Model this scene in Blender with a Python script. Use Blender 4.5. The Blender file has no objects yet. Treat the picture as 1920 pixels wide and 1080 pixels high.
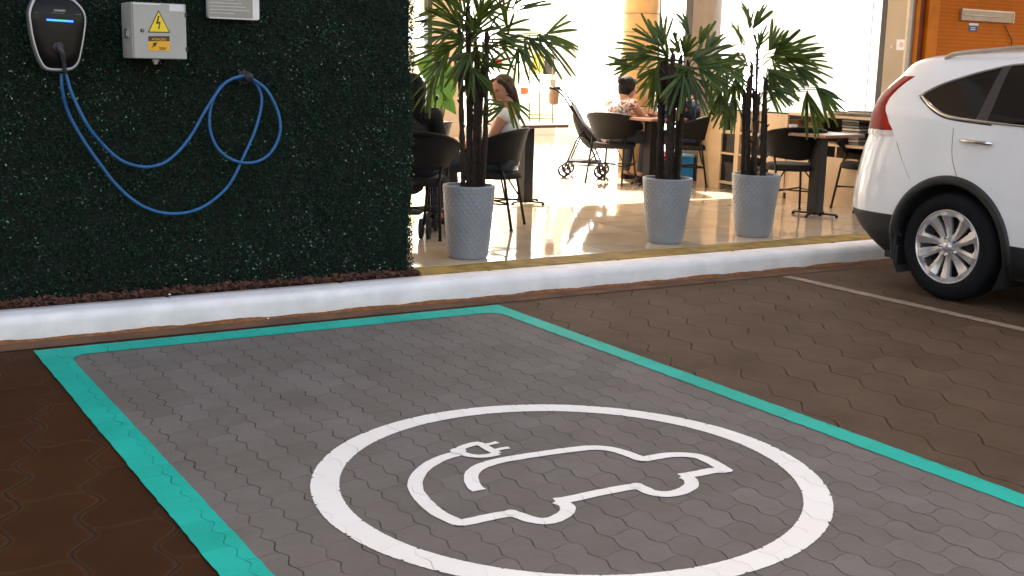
import bpy, bmesh, math, random
import numpy as np
from mathutils import Vector, Matrix
random.seed(7); np.random.seed(7)
PI = math.pi
sc = SCN = bpy.context.scene

# ---------------------------------------------------------------- camera
CAM_H = 1.4
FPX = 2202.7                      # focal length in pixels of the 1920 wide photograph
B_R = Vector((0.85304535, -0.52126873, 0.02434229))
B_U = Vector((0.07754425, 0.17275283, 0.98190801))
B_F = Vector((0.51604314, 0.83572446, -0.18778739))
cam_d = bpy.data.cameras.new("camera"); cam = bpy.data.objects.new("camera", cam_d)
SCN.collection.objects.link(cam); sc.camera = cam
cam_d.sensor_width = 36; cam_d.lens = FPX / 1920 * 36; cam_d.clip_end = 2000; cam_d.clip_start = .05
M = Matrix((B_R, B_U, -B_F)).transposed().to_4x4(); M.translation = (0, 0, CAM_H)
cam.matrix_world = M

# ---------------------------------------------------------------- sky, sun, exposure
SUN_EL, SUN_AZ = math.radians(56), math.radians(200)     # the sun stands behind the building
world = bpy.data.worlds.new("World"); sc.world = world; world.use_nodes = True
wn = world.node_tree.nodes; bg = wn["Background"]
sky = wn.new("ShaderNodeTexSky"); sky.sky_type = 'NISHITA'; sky.sun_disc = False
sky.sun_elevation = SUN_EL; sky.sun_rotation = math.radians(20); sky.air_density = 1.0; sky.dust_density = 2.5; sky.ozone_density = .6
bg.inputs[1].default_value = 0.13
tint = wn.new("ShaderNodeMix"); tint.data_type = 'RGBA'; tint.blend_type = 'MULTIPLY'; tint.inputs[0].default_value = 1
tint.inputs[7].default_value = (1.0, .785, .595, 1)                 # warm white balance put into the sky colour
world.node_tree.links.new(sky.outputs[0], tint.inputs[6]); world.node_tree.links.new(tint.outputs[2], bg.inputs[0])
sd = bpy.data.lights.new("sun", 'SUN'); sun = bpy.data.objects.new("sun", sd); SCN.collection.objects.link(sun)
sd.energy = 4.0; sd.angle = math.radians(.5); sd.color = (1, .94, .85)
# travelling direction: from behind the building (+Y, a little +X) down towards the car park
sv = Vector((-math.sin(math.radians(20)) * math.cos(SUN_EL), -math.cos(math.radians(20)) * math.cos(SUN_EL), -math.sin(SUN_EL)))
sun.rotation_euler = sv.to_track_quat('-Z', 'Y').to_euler(); sun.location = (0, 0, 30)
sc.view_settings.view_transform = 'Standard'; sc.view_settings.look = 'None'; sc.view_settings.gamma = 1
sc.view_settings.exposure = 2.45

# ---------------------------------------------------------------- helpers
def ray(px, py): return B_F * FPX + B_R * (px - 960) - B_U * (py - 540)
O = Vector((0, 0, CAM_H))
def GZ(px, py, z=0.0): d = ray(px, py); return O + d * ((z - CAM_H) / d.z)
def GY(px, py, Y): d = ray(px, py); return O + d * (Y / d.y)
def GX(px, py, X): d = ray(px, py); return O + d * (X / d.x)
RH = Vector((B_R.x, B_R.y, 0)).normalized()      # level right of the view
DH = Vector((B_F.x, B_F.y, 0)).normalized()      # level depth of the view

MATS = {}
def node_mat(name):
    m = bpy.data.materials.new(name); m.use_nodes = True; nt = m.node_tree
    return m, nt, nt.nodes, nt.links, nt.nodes["Principled BSDF"]
def mat(name, col, rough=.5, metal=0., var=.12, vs=6., bump=0., bs=60., coat=0., spec=.5, trans=0., emit=None, es=0., kind='noise', bdist=.004, sheen=0.):
    if name in MATS: return MATS[name]
    m, nt, N, L, b = node_mat(name)
    tc = N.new("ShaderNodeTexCoord")
    nz = N.new("ShaderNodeTexNoise"); nz.inputs["Scale"].default_value = vs; nz.inputs["Detail"].default_value = 5
    L.new(tc.outputs["Object"], nz.inputs["Vector"])
    mx = N.new("ShaderNodeMix"); mx.data_type = 'RGBA'
    c = list(col)
    mx.inputs[6].default_value = [max(0, x * (1 - var)) for x in c] + [1]
    mx.inputs[7].default_value = [min(1, x * (1 + var)) for x in c] + [1]
    rp = N.new("ShaderNodeMapRange"); rp.inputs[1].default_value = .3; rp.inputs[2].default_value = .7
    L.new(nz.outputs[0], rp.inputs[0]); L.new(rp.outputs[0], mx.inputs[0]); L.new(mx.outputs[2], b.inputs["Base Color"])
    b.inputs["Roughness"].default_value = rough; b.inputs["Metallic"].default_value = metal
    b.inputs["Coat Weight"].default_value = coat; b.inputs["Coat Roughness"].default_value = .05
    b.inputs["Specular IOR Level"].default_value = spec; b.inputs["Transmission Weight"].default_value = trans
    if emit: b.inputs["Emission Color"].default_value = list(emit) + [1]; b.inputs["Emission Strength"].default_value = es
    if bump:
        if kind == 'noise':
            t = N.new("ShaderNodeTexNoise"); t.inputs["Detail"].default_value = 4; o = t.outputs[0]
        elif kind == 'wave':
            t = N.new("ShaderNodeTexWave"); t.bands_direction = 'Z'; o = t.outputs[1]
        else:
            t = N.new("ShaderNodeTexVoronoi"); t.feature = 'SMOOTH_F1'; o = t.outputs[0]
        t.inputs["Scale"].default_value = bs; L.new(tc.outputs["Object"], t.inputs["Vector"])
        bp = N.new("ShaderNodeBump"); bp.inputs["Strength"].default_value = bump; bp.inputs["Distance"].default_value = bdist
        L.new(o, bp.inputs["Height"]); L.new(bp.outputs[0], b.inputs["Normal"])
    MATS[name] = m; return m

class MB:
    def __init__(s): s.v = []; s.f = []; s.sm = []
    def add(s, vs, fs, smooth=False):
        o = len(s.v); s.v += [tuple(p) for p in vs]; s.f += [tuple(i + o for i in f) for f in fs]; s.sm += [smooth] * len(fs); return s
    def box(s, a, b, bev=0.):
        x0, y0, z0 = a; x1, y1, z1 = b
        if x0 > x1: x0, x1 = x1, x0
        if y0 > y1: y0, y1 = y1, y0
        if z0 > z1: z0, z1 = z1, z0
        if bev <= 0:
            v = [(x0,y0,z0),(x1,y0,z0),(x1,y1,z0),(x0,y1,z0),(x0,y0,z1),(x1,y0,z1),(x1,y1,z1),(x0,y1,z1)]
            return s.add(v, [(3,2,1,0),(4,5,6,7),(0,1,5,4),(1,2,6,5),(2,3,7,6),(3,0,4,7)])
        bm = bmesh.new(); bmesh.ops.create_cube(bm, size=1)
        for v in bm.verts: v.co = ((x0+x1)/2 + v.co.x*(x1-x0), (y0+y1)/2 + v.co.y*(y1-y0), (z0+z1)/2 + v.co.z*(z1-z0))
        bmesh.ops.bevel(bm, geom=bm.edges[:], offset=bev, segments=2, affect='EDGES', profile=.5)
        bm.verts.index_update(); s.add([v.co for v in bm.verts], [[v.index for v in f.verts] for f in bm.faces]); bm.free(); return s
    def tube(s, pts, r, n=8, cap=True):
        pts = [Vector(p) for p in pts]; rs = r if isinstance(r, (list, tuple)) else [r] * len(pts)
        vs = []; fs = []; prev = None
        for i, p in enumerate(pts):
            t = (pts[min(i+1, len(pts)-1)] - pts[max(i-1, 0)]).normalized()
            if prev is None:
                a = t.orthogonal().normalized()
            else:
                a = (prev - t * prev.dot(t)); a = a.normalized() if a.length > 1e-6 else t.orthogonal().normalized()
            prev = a; b = t.cross(a)
            for k in range(n):
                q = 2 * PI * k / n; vs.append(p + (a * math.cos(q) + b * math.sin(q)) * rs[i])
        for i in range(len(pts) - 1):
            for k in range(n): fs.append((i*n+k, i*n+(k+1) % n, (i+1)*n+(k+1) % n, (i+1)*n+k))
        s.add(vs, fs, True)
        if cap: s.add([vs[k] for k in range(n)], [tuple(reversed(range(n)))]); s.add([vs[-n+k] for k in range(n)], [tuple(range(n))])
        return s
    def lathe(s, prof, n=32, c=(0,0,0), axis='z', smooth=True):
        vs = []; fs = []
        for r, h in prof:
            for k in range(n):
                q = 2 * PI * k / n
                if axis == 'z': vs.append((c[0]+r*math.cos(q), c[1]+r*math.sin(q), c[2]+h))
                elif axis == 'y': vs.append((c[0]+r*math.cos(q), c[1]+h, c[2]+r*math.sin(q)))
                else: vs.append((c[0]+h, c[1]+r*math.cos(q), c[2]+r*math.sin(q)))
        for i in range(len(prof) - 1):
            for k in range(n): fs.append((i*n+k, i*n+(k+1) % n, (i+1)*n+(k+1) % n, (i+1)*n+k))
        return s.add(vs, fs, smooth)
    def grid(s, rows, smooth=True, flip=False):
        m = len(rows[0]); vs = [p for r in rows for p in r]; fs = []
        for i in range(len(rows) - 1):
            for k in range(m - 1):
                f = (i*m+k, i*m+k+1, (i+1)*m+k+1, (i+1)*m+k); fs.append(tuple(reversed(f)) if flip else f)
        return s.add(vs, fs, smooth)
    def prism(s, poly, a, b, fn):          # poly in 2D, extruded from a to b through fn(u, v, w)
        n = len(poly); s.add([fn(u, v, a) for u, v in poly] + [fn(u, v, b) for u, v in poly],
            [tuple(range(n)), tuple(reversed(range(n, 2*n)))] + [(k, k+n, (k+1) % n + n, (k+1) % n) for k in range(n)]); return s
    def build(s, name, m, parent=None, tri=False):
        me = bpy.data.meshes.new(name); me.from_pydata(s.v, [], s.f); me.update()
        me.polygons.foreach_set("use_smooth", s.sm)
        bm = bmesh.new(); bm.from_mesh(me)
        if s.__dict__.get('weld', True): bmesh.ops.remove_doubles(bm, verts=bm.verts, dist=1e-5)
        if s.__dict__.get('renorm', True): bmesh.ops.recalc_face_normals(bm, faces=bm.faces)
        bm.to_mesh(me); bm.free()
        o = bpy.data.objects.new(name, me); SCN.collection.objects.link(o); me.materials.append(m)
        if parent: o.parent = parent
        return o
def tag(o, label=None, cat=None, group=None, kind=None):
    if label: o['label'] = label
    if cat: o['category'] = cat
    if group: o['group'] = group
    if kind: o['kind'] = kind
    return o
def thing(name, label, cat, loc=(0,0,0), rz=0., group=None):
    o = bpy.data.objects.new(name, None); SCN.collection.objects.link(o); o.empty_display_size = .1
    o.location = loc; o.rotation_euler = (0, 0, rz); return tag(o, label, cat, group)
def copy_tree(o, parent=None):
    c = o.copy(); SCN.collection.objects.link(c); c.parent = parent
    for ch in list(o.children): copy_tree(ch, c)
    return c
def smooth_path(pts, n=8, closed=False):
    pts = [Vector(p) for p in pts]; out = []; N = len(pts); last = N if closed else N - 1
    for i in range(last):
        g = (lambda k: pts[k % N]) if closed else (lambda k: pts[max(0, min(N-1, k))])
        p0, p1, p2, p3 = g(i-1), g(i), g(i+1), g(i+2)
        for k in range(n):
            t = k / n
            out.append(.5 * ((2*p1) + (p2-p0)*t + (2*p0-5*p1+4*p2-p3)*t*t + (3*p1-p0-3*p2+p3)*t**3))
    if not closed: out.append(pts[-1])
    return out
def text_mesh(txt, size, m, name, parent, mat4, ext=.0006, bold=.0, ax='CENTER'):
    cu = bpy.data.curves.new(name, 'FONT'); cu.body = txt; cu.size = size; cu.extrude = ext; cu.align_x = ax; cu.offset = bold
    t = bpy.data.objects.new(name + "_tmp", cu); SCN.collection.objects.link(t)
    dg = bpy.context.evaluated_depsgraph_get(); me = bpy.data.meshes.new_from_object(t.evaluated_get(dg)); bpy.data.objects.remove(t)
    me.transform(mat4); me.materials.clear(); me.materials.append(m); o = bpy.data.objects.new(name, me); SCN.collection.objects.link(o)
    if parent: o.parent = parent
    return o

# ---------------------------------------------------------------- paver materials
def paver_nodes(N, L, width, length, rot, zig):
    """returns (joint mask socket, per-stone random socket). Stones run along v with zigzag joints."""
    geo = N.new("ShaderNodeNewGeometry"); mp = N.new("ShaderNodeMapping"); mp.vector_type = 'POINT'
    mp.inputs["Rotation"].default_value = (0, 0, rot); mp.inputs["Scale"].default_value = (1/width, 1/width, 1)
    L.new(geo.outputs["Position"], mp.inputs["Vector"])
    # small hand-laid wobble
    nw = N.new("ShaderNodeTexNoise"); nw.inputs["Scale"].default_value = 1.3; nw.inputs["Detail"].default_value = 3
    L.new(mp.outputs[0], nw.inputs["Vector"])
    vm = N.new("ShaderNodeVectorMath"); vm.operation = 'MULTIPLY_ADD'; L.new(nw.outputs["Color"], vm.inputs[0])
    vm.inputs[1].default_value = (.16, .16, 0); L.new(mp.outputs[0], vm.inputs[2])
    sp = N.new("ShaderNodeSeparateXYZ"); L.new(vm.outputs[0], sp.inputs[0])
    def mth(op, a, b=None, c=None):
        n = N.new("ShaderNodeMath"); n.operation = op
        for i, q in enumerate((a, b, c)):
            if q is None: continue
            if isinstance(q, (int, float)): n.inputs[i].default_value = q
            else: L.new(q, n.inputs[i])
        return n.outputs[0]
    x, y = sp.outputs[0], sp.outputs[1]
    ratio = length / width
    # zigzag of the long joints (period = half a stone) and of the short joints
    zx = mth('MULTIPLY', mth('SINE', mth('MULTIPLY', y, 2*PI*2/ratio)), zig)
    tri = mth('PINGPONG', mth('ADD', mth('MULTIPLY', y, 2/ratio), .25), .5)          # 0..0.5
    zx2 = mth('MULTIPLY', mth('SUBTRACT', tri, .25), zig * 2.4)
    X = mth('ADD', x, mth('ADD', mth('MULTIPLY', zx, .45), zx2))
    zy = mth('MULTIPLY', mth('SINE', mth('MULTIPLY', x, 2*PI)), zig * .8)
    Y = mth('ADD', y, zy)
    ix = mth('FLOOR', X); fx = mth('FRACT', X)
    sh = mth('MULTIPLY', mth('FLOORED_MODULO', ix, 2.0), .5) if False else mth('MULTIPLY', mth('PINGPONG', ix, 1.0), .5)
    V = mth('ADD', mth('DIVIDE', Y, ratio), sh)
    iy = mth('FLOOR', V); fy = mth('FRACT', V)
    dx = mth('MINIMUM', fx, mth('SUBTRACT', 1.0, fx))
    dy = mth('MULTIPLY', mth('MINIMUM', fy, mth('SUBTRACT', 1.0, fy)), ratio)
    cv = N.new("ShaderNodeCombineXYZ"); L.new(ix, cv.inputs[0]); L.new(iy, cv.inputs[1])
    wn_ = N.new("ShaderNodeTexWhiteNoise"); wn_.noise_dimensions = '2D'; L.new(cv.outputs[0], wn_.inputs["Vector"])
    return dx, dy, wn_.outputs[0], mth, geo.outputs["Position"]
def paver_mat(name, col_a, col_b, joint, width=.1125, length=.225, rot=0., zig=.10, jw=.03, jstr=.8, rough=.8, bump=.6, west_tone=None, cross=.7, breakup=.5, lip=0.):
    m, nt, N, L, b = node_mat(name)
    dx, dy, rnd, mth, pos = paver_nodes(N, L, width, length, rot, zig)
    # joints open and close along their length
    nj = N.new("ShaderNodeTexNoise"); nj.inputs["Scale"].default_value = 7 * .1125 / width; nj.inputs["Detail"].default_value = 3; L.new(pos, nj.inputs["Vector"])
    op = N.new("ShaderNodeMapRange"); op.inputs[1].default_value = .38; op.inputs[2].default_value = .66; op.inputs[3].default_value = 1 - breakup; op.inputs[4].default_value = 1.25; L.new(nj.outputs[0], op.inputs[0])
    def jm(d, k):
        mr = N.new("ShaderNodeMapRange"); mr.interpolation_type = 'SMOOTHSTEP'; mr.inputs[1].default_value = 0; mr.inputs[2].default_value = jw * k; mr.inputs[3].default_value = 1; mr.inputs[4].default_value = 0
        L.new(d, mr.inputs[0]); return mr.outputs[0]
    J = mth('MAXIMUM', jm(dx, 1), mth('MULTIPLY', jm(dy, 1), cross))
    Jc = mth('MINIMUM', mth('MULTIPLY', mth('MULTIPLY', J, op.outputs[0]), jstr), 1.0)
    nz = N.new("ShaderNodeTexNoise"); nz.inputs["Scale"].default_value = 3.; nz.inputs["Detail"].default_value = 8; nz.inputs["Roughness"].default_value = .65; L.new(pos, nz.inputs["Vector"])
    fine = N.new("ShaderNodeTexNoise"); fine.inputs["Scale"].default_value = 160; fine.inputs["Detail"].default_value = 3; L.new(pos, fine.inputs["Vector"])
    f = mth('ADD', mth('ADD', .12, mth('MULTIPLY', rnd, .18)), mth('ADD', mth('MULTIPLY', nz.outputs[0], .8), mth('MULTIPLY', fine.outputs[0], .25)))
    mr = N.new("ShaderNodeMapRange"); mr.inputs[1].default_value = .35; mr.inputs[2].default_value = 1.15; L.new(f, mr.inputs[0])
    mx = N.new("ShaderNodeMix"); mx.data_type = 'RGBA'; mx.inputs[6].default_value = list(col_a) + [1]; mx.inputs[7].default_value = list(col_b) + [1]; L.new(mr.outputs[0], mx.inputs[0])
    src = mx.outputs[2]
    if west_tone:      # paving colour turns darker and redder to the west of the bay
        sx = N.new("ShaderNodeSeparateXYZ"); L.new(pos, sx.inputs[0])
        dd = N.new("ShaderNodeMapRange"); dd.inputs[1].default_value = west_tone[1]; dd.inputs[2].default_value = west_tone[2]; dd.inputs[3].default_value = 1; dd.inputs[4].default_value = 0
        L.new(mth('ADD', sx.outputs[0], mth('MULTIPLY', mth('SUBTRACT', nz.outputs[0], .5), 1.5)), dd.inputs[0])
        m2 = N.new("ShaderNodeMix"); m2.data_type = 'RGBA'; L.new(dd.outputs[0], m2.inputs[0]); L.new(src, m2.inputs[6])
        m3 = N.new("ShaderNodeMix"); m3.data_type = 'RGBA'; m3.inputs[6].default_value = [c*.6 for c in west_tone[0]] + [1]; m3.inputs[7].default_value = [c*1.5 for c in west_tone[0]] + [1]; L.new(mr.outputs[0], m3.inputs[0])
        L.new(m3.outputs[2], m2.inputs[7]); src = m2.outputs[2]
    if lip:       # highlights along the stone edges, painted into the colour
        wide = N.new("ShaderNodeMapRange"); wide.inputs[1].default_value = jw*.8; wide.inputs[2].default_value = jw*2.6; wide.inputs[3].default_value = 1; wide.inputs[4].default_value = 0; L.new(mth('MINIMUM', dx, mth('ADD', dy, .02)), wide.inputs[0])
        ml = N.new("ShaderNodeMix"); ml.data_type = 'RGBA'; ml.blend_type = 'ADD'; L.new(mth('MULTIPLY', mth('MULTIPLY', wide.outputs[0], op.outputs[0]), lip), ml.inputs[0]); L.new(src, ml.inputs[6]); ml.inputs[7].default_value = (.035, .024, .015, 1); src = ml.outputs[2]
    mj = N.new("ShaderNodeMix"); mj.data_type = 'RGBA'; L.new(Jc, mj.inputs[0]); L.new(src, mj.inputs[6]); mj.inputs[7].default_value = list(joint) + [1]
    L.new(mj.outputs[2], b.inputs["Base Color"])
    # bump: joints, per-stone tilt, grain
    h = mth('SUBTRACT', mth('ADD', mth('MULTIPLY', rnd, .15), mth('ADD', mth('MULTIPLY', fine.outputs[0], .12), mth('MULTIPLY', nz.outputs[0], .5))), mth('MULTIPLY', Jc, 1.0))
    bp = N.new("ShaderNodeBump"); bp.inputs["Strength"].default_value = bump; bp.inputs["Distance"].default_value = .006; L.new(h, bp.inputs["Height"]); L.new(bp.outputs[0], b.inputs["Normal"])
    b.inputs["Roughness"].default_value = rough; b.inputs["Specular IOR Level"].default_value = .10
    MATS[name] = m; return m

BAY_A, BAY_B = (.112, .101, .080), (.212, .190, .184)
m_bay = paver_mat("grey_painted_pavers", BAY_A, BAY_B, (.030, .022, .020), jstr=.95, jw=.030, rot=0, cross=.5, breakup=.65, zig=.085)
m_paving = paver_mat("brown_pavers", (.050, .031, .018), (.140, .093, .061), (.030, .019, .013), width=.235, length=.55, rot=math.radians(15), zig=.12, jw=.034, jstr=.95, rough=.72, bump=1.0,
                     west_tone=((.048, .0195, .0078), 1.2, 3.6), cross=.45, breakup=.4, lip=.5)
m_teal = paver_mat("teal_road_paint", (.012, .30, .22), (.03, .54, .44), (.008, .12, .09), jstr=.7, jw=.035, rough=.6, bump=.5, cross=.5, breakup=.9, zig=.085)
m_white = paver_mat("white_road_paint", (.78, .76, .70), (.90, .89, .86), (.35, .31, .28), jstr=.45, jw=.03, rough=.6, bump=.5, cross=.5, breakup=.9, zig=.085)
m_oldline = mat("worn_cream_paint", (.27, .20, .14), .8, var=.35, vs=14, bump=.4, bs=80)

# ---------------------------------------------------------------- ground, bay, markings
def sheet(name, pts, z, m, kind='structure'):
    mb = MB(); mb.add([(x, y, z) for x, y in pts], [tuple(range(len(pts)))]); mb.renorm = False
    o = mb.build(name, m); return tag(o, kind=kind)
gr = sheet("ground", [(-400,-400),(400,-400),(400,6.01),(-400,6.01)], 0, m_paving)
m_far = mat("grey_ground_far", (.15, .13, .11), .9)
sheet("ground", [(-400,6.01),(400,6.01),(400,400),(-400,400)], -.01, m_far)
BX0, BX1, BY1, BY0 = .915, 3.485, 5.79, .55
sheet("parking_bay_surface", [(BX0+.06,BY0),(BX1-.06,BY0),(BX1-.06,BY1-.1),(BX0+.06,BY1-.1)], .004, m_bay)
m_gutter = mat("brown_gutter_concrete", (.115, .052, .022), .85, var=.4, vs=5, bump=.6, bs=30)
gut = sheet("gutter", [(-6,5.845),(13,5.845),(13,6.0098),(-6,6.0098)], .0035, m_gutter)
def jitter_edge(a, b, n, amp):
    a = Vector(a); b = Vector(b); d = (b-a).normalized(); nn = Vector((-d.y, d.x))
    return [tuple(a + (b-a)*(i/n) + nn*random.uniform(-amp, amp)) for i in range(n)]
def band(a, b, w, n, amp=.0022):      # painted strip; a->b is the outer edge, w towards the left of a->b
    a = Vector(a); b = Vector(b); d = (b-a).normalized(); nn = Vector((-d.y, d.x)) * w
    o = jitter_edge(a, b, n, amp) + [tuple(b)]; i = jitter_edge(a+nn, b+nn, n, amp) + [tuple(b+nn)]
    return o, i
# teal border as one continuous U
mb = MB()
def strip(mb, o, i, z): mb.grid([[ (x,y,z) for x,y in o], [(x,y,z) for x,y in i]], smooth=False)
o_, i_ = band((BX0, BY0), (BX0, BY1), -.13, 150); strip(mb, o_, i_, .0064)
o_, i_ = band((BX0+.13, BY1), (BX1-.11, BY1), -.165, 70); strip(mb, o_, i_, .0064)
o_, i_ = band((BX1, BY1), (BX1, BY0), -.11, 150); strip(mb, o_, i_, .0064)
# rounded inside corners
for cx, cy, sx in ((BX0+.13, BY1-.165, 1), (BX1-.11, BY1-.165, -1)):
    r = .10; pts = [(cx, cy, .0064)] + [(cx + sx*r*(1-math.sin(t*PI/2/6)), cy - r*(1-math.cos(t*PI/2/6)), .0064) for t in range(7)]
    mb.add(pts, [tuple(range(8))])
mb.renorm = False
bo = mb.build("bay_border_line", m_teal)
bm = bmesh.new(); bm.from_mesh(bo.data)
for f in bm.faces:
    f.normal_update()
    if f.normal.z < 0: f.normal_flip()
bm.to_mesh(bo.data); bm.free()
tag(bo, "teal painted border line framing three sides of the grey charging bay", "road marking")
def flat_up(o):
    bm = bmesh.new(); bm.from_mesh(o.data)
    for f in bm.faces:
        f.normal_update()
        if f.normal.z < 0: f.normal_flip()
    bm.to_mesh(o.data); bm.free()
mb = MB(); mb.renorm = False; n = 660; ro = []; ri = []
for k in range(n + 1):
    a = 2*PI*(k % n)/n; random.seed(k % n); ja = random.uniform(-.0012, .0012) - (.007 if k % 31 == 0 or k % 43 == 0 else 0); jb = random.uniform(-.0012, .0012) + (.006 if k % 37 == 0 else 0)
    ro.append((2.202 + (.878+ja)*math.cos(a), 3.160 + (.878+ja)*math.sin(a), .0068)); ri.append((2.202 + (.783+jb)*math.cos(a), 3.160 + (.783+jb)*math.sin(a), .0068))
random.seed(11)
mb.grid([ro, ri], smooth=False); rg = mb.build("ring_marking", m_white); flat_up(rg)
tag(rg, "large white painted ring on the grey bay around the car symbol", "road marking")
# electric car symbol: strokes on the ground
def c1(x, y): return (740 + x/4.8, 800 + y/4.8)
def c2(x, y): return (1040 + x/4.8, 800 + y/4.8)
def gpts(l): return [Vector(GZ(px, py).xy) for px, py in l]
ZS = [0.]
def stroke(mb, pts, w, z, closed=False, sub=5, jag=.0012, caps=None):
    P = [Vector((p.x, p.y, 0)) for p in pts]; n = len(P); L_ = []; R_ = []
    for i, p in enumerate(P):
        a = P[i-1] if (i > 0 or closed) else None; b = P[(i+1) % n] if (i < n-1 or closed) else None
        d1 = (p-a).normalized() if a is not None else None; d2 = (b-p).normalized() if b is not None else None
        if d1 is None: d1 = d2
        if d2 is None: d2 = d1
        t = (d1+d2); t = t.normalized() if t.length > 1e-4 else d1
        nn = Vector((-t.y, t.x, 0)); k = min(2.2, 1/max(.35, nn.dot(Vector((-d1.y, d1.x, 0)))))
        zz = z + ZS[0]; ZS[0] += .000004
        L_.append(p + nn*(w/2*k + random.uniform(-jag, jag)) + Vector((0,0,zz))); R_.append(p - nn*(w/2*k + random.uniform(-jag, jag)) + Vector((0,0,zz)))
    mb.grid([L_, R_], smooth=False)
_dz = [0.]
def DZ(): _dz[0] += .0002; return _dz[0]
def seg_smooth(l, n=4): return [Vector((p.x, p.y)) for p in smooth_path([Vector((q.x, q.y, 0)) for q in l], n)]
mb = MB(); mb.renorm = False; mb.weld = False
cable = [c1(*q) for q in ((560,258),(450,290),(340,340),(250,405),(188,500),(192,585),(245,665),(320,740),(420,812),(585,888))]
base = [c1(*q) for q in ((585,888),(720,860),(880,825),(1050,797))]
arc1 = [c1(*q) for q in ((1050,797),(1130,820),(1230,853),(1350,868),(1450,848),(1540,795),(1557,742),(1515,708),(1450,688))]
mid = [c1(1445,686)] + [c2(*q) for q in ((140,668),(420,607),(640,566),(740,552))]
arc2 = [c2(*q) for q in ((740,552),(800,577),(870,608),(960,623),(1060,620),(1160,592),(1225,550),(1228,505),(1190,475),(1140,462))]
nose = [c2(*q) for q in ((1135,462),(1280,440),(1420,412),(1540,412))]
top = [c2(*q) for q in ((1540,412),(1450,355),(1380,318),(1290,283),(1180,270),(1040,270),(900,290),(785,312))]
roof = [c2(*q) for q in ((785,312),(720,285),(640,255),(540,225),(420,208),(300,207),(160,222),(0,243))] + [c1(*q) for q in ((1250,270),(1100,295),(980,315),(860,345),(750,388),(695,440),(690,500),(720,560),(762,592))]
for path in (cable, base, arc1, mid, arc2, nose, top, roof):
    stroke(mb, seg_smooth(gpts(path)), .050, .0068)
for x, y in ((585,888),(1050,797)):
    p = GZ(*c1(x, y)); mb.lathe([(0, .0), (.024, .0)], 14, (p.x, p.y, .0092 + DZ()*.5), smooth=False)
for x, y in ((740,552),(785,312),(1540,412)):
    p = GZ(*c2(x, y)); mb.lathe([(0, .0), (.024, .0)], 14, (p.x, p.y, .0092 + DZ()*.5), smooth=False)
for pth, w in (([(575,238),(600,208),(665,185),(745,168),(800,188),(860,225),(930,258)], .036), ([(930,258),(840,278),(745,284),(655,272),(590,248)], .034), ([(800,182),(865,172),(925,156)], .024), ([(895,232),(960,216),(1030,206)], .024)):
    stroke(mb, seg_smooth(gpts([c1(*q) for q in pth])), w, .0068)
p = GZ(*c1(572, 238)); mb.lathe([(0, .0), (.03, .0)], 14, (p.x, p.y, .0092 + DZ()*.5), smooth=False)
o = mb.build("car_symbol_marking", m_white); flat_up(o)
tag(o, "white painted car outline with plug cable inside the ring on the bay", "road marking")
mb = MB(); mb.renorm = False; o_, i_ = band((5.76, 5.80), (5.84, 1.0), .085, 60, .004); strip(mb, o_, i_, .004)
o = mb.build("parking_line", m_oldline); flat_up(o); tag(o, "worn cream parking line beside the white car's rear wheel", "road marking")

# ---------------------------------------------------------------- kerb, mulch, threshold, mall floor
m_kerb = mat("white_painted_kerb", (.79, .77, .76), .75, var=.10, vs=6, bump=.5, bs=18, bdist=.008)
mb = MB(); rows = []; prof = [(6.01,-.02),(6.008,.03),(6.010,.085),(6.016,.112),(6.035,.126),(6.07,.131),(6.13,.132),(6.203,.132),(6.205,.05)]
for i in range(1201):
    x = -6 + 19 * i / 1200; rr = []
    for j, (y, z) in enumerate(prof): rr.append((x, y + (random.uniform(-.0022, .0022)+.0025*math.sin(x*7)+.002*math.sin(x*17))*(0 < j < 7) + (.005 if abs((x+.35) % 1.0) < .02 and j < 6 else 0), z + random.uniform(-.0015, .0015)*(j in (3,4,5)) - (.005 if abs((x+.35) % 1.0) < .02 and 2 < j < 8 else 0)))
    rows.append(rr)
mb.grid(rows); o = mb.build("kerb", m_kerb); tag(o, kind='structure')
# ragged brown soil stain line along the kerb foot is real grit
m_grit = mat("rust_brown_grit", (.20, .075, .02), .95, var=.4, vs=30, bump=.5)
mb = MB(); rows = []
for i in range(700):
    x = -6 + 19 * i / 699; w = .012 + .012*abs(math.sin(i*.21)+.5*math.sin(i*.057)) + random.uniform(0, .006); rows.append([(x, 6.0075-.0005, .004+w*.55), (x, 6.003-w, .0045)])
mb.grid(rows); o = mb.build("grit", m_grit); tag(o, kind='stuff')
m_thr = mat("ochre_olive_threshold", (.26, .165, .025), .8, var=.45, vs=9, bump=.5, bs=60)
mb = MB(); mb.box((3.18, 6.205, .02), (9.2, 6.445, .1355)); o = mb.build("threshold_strip", m_thr); tag(o, kind='structure')

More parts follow.
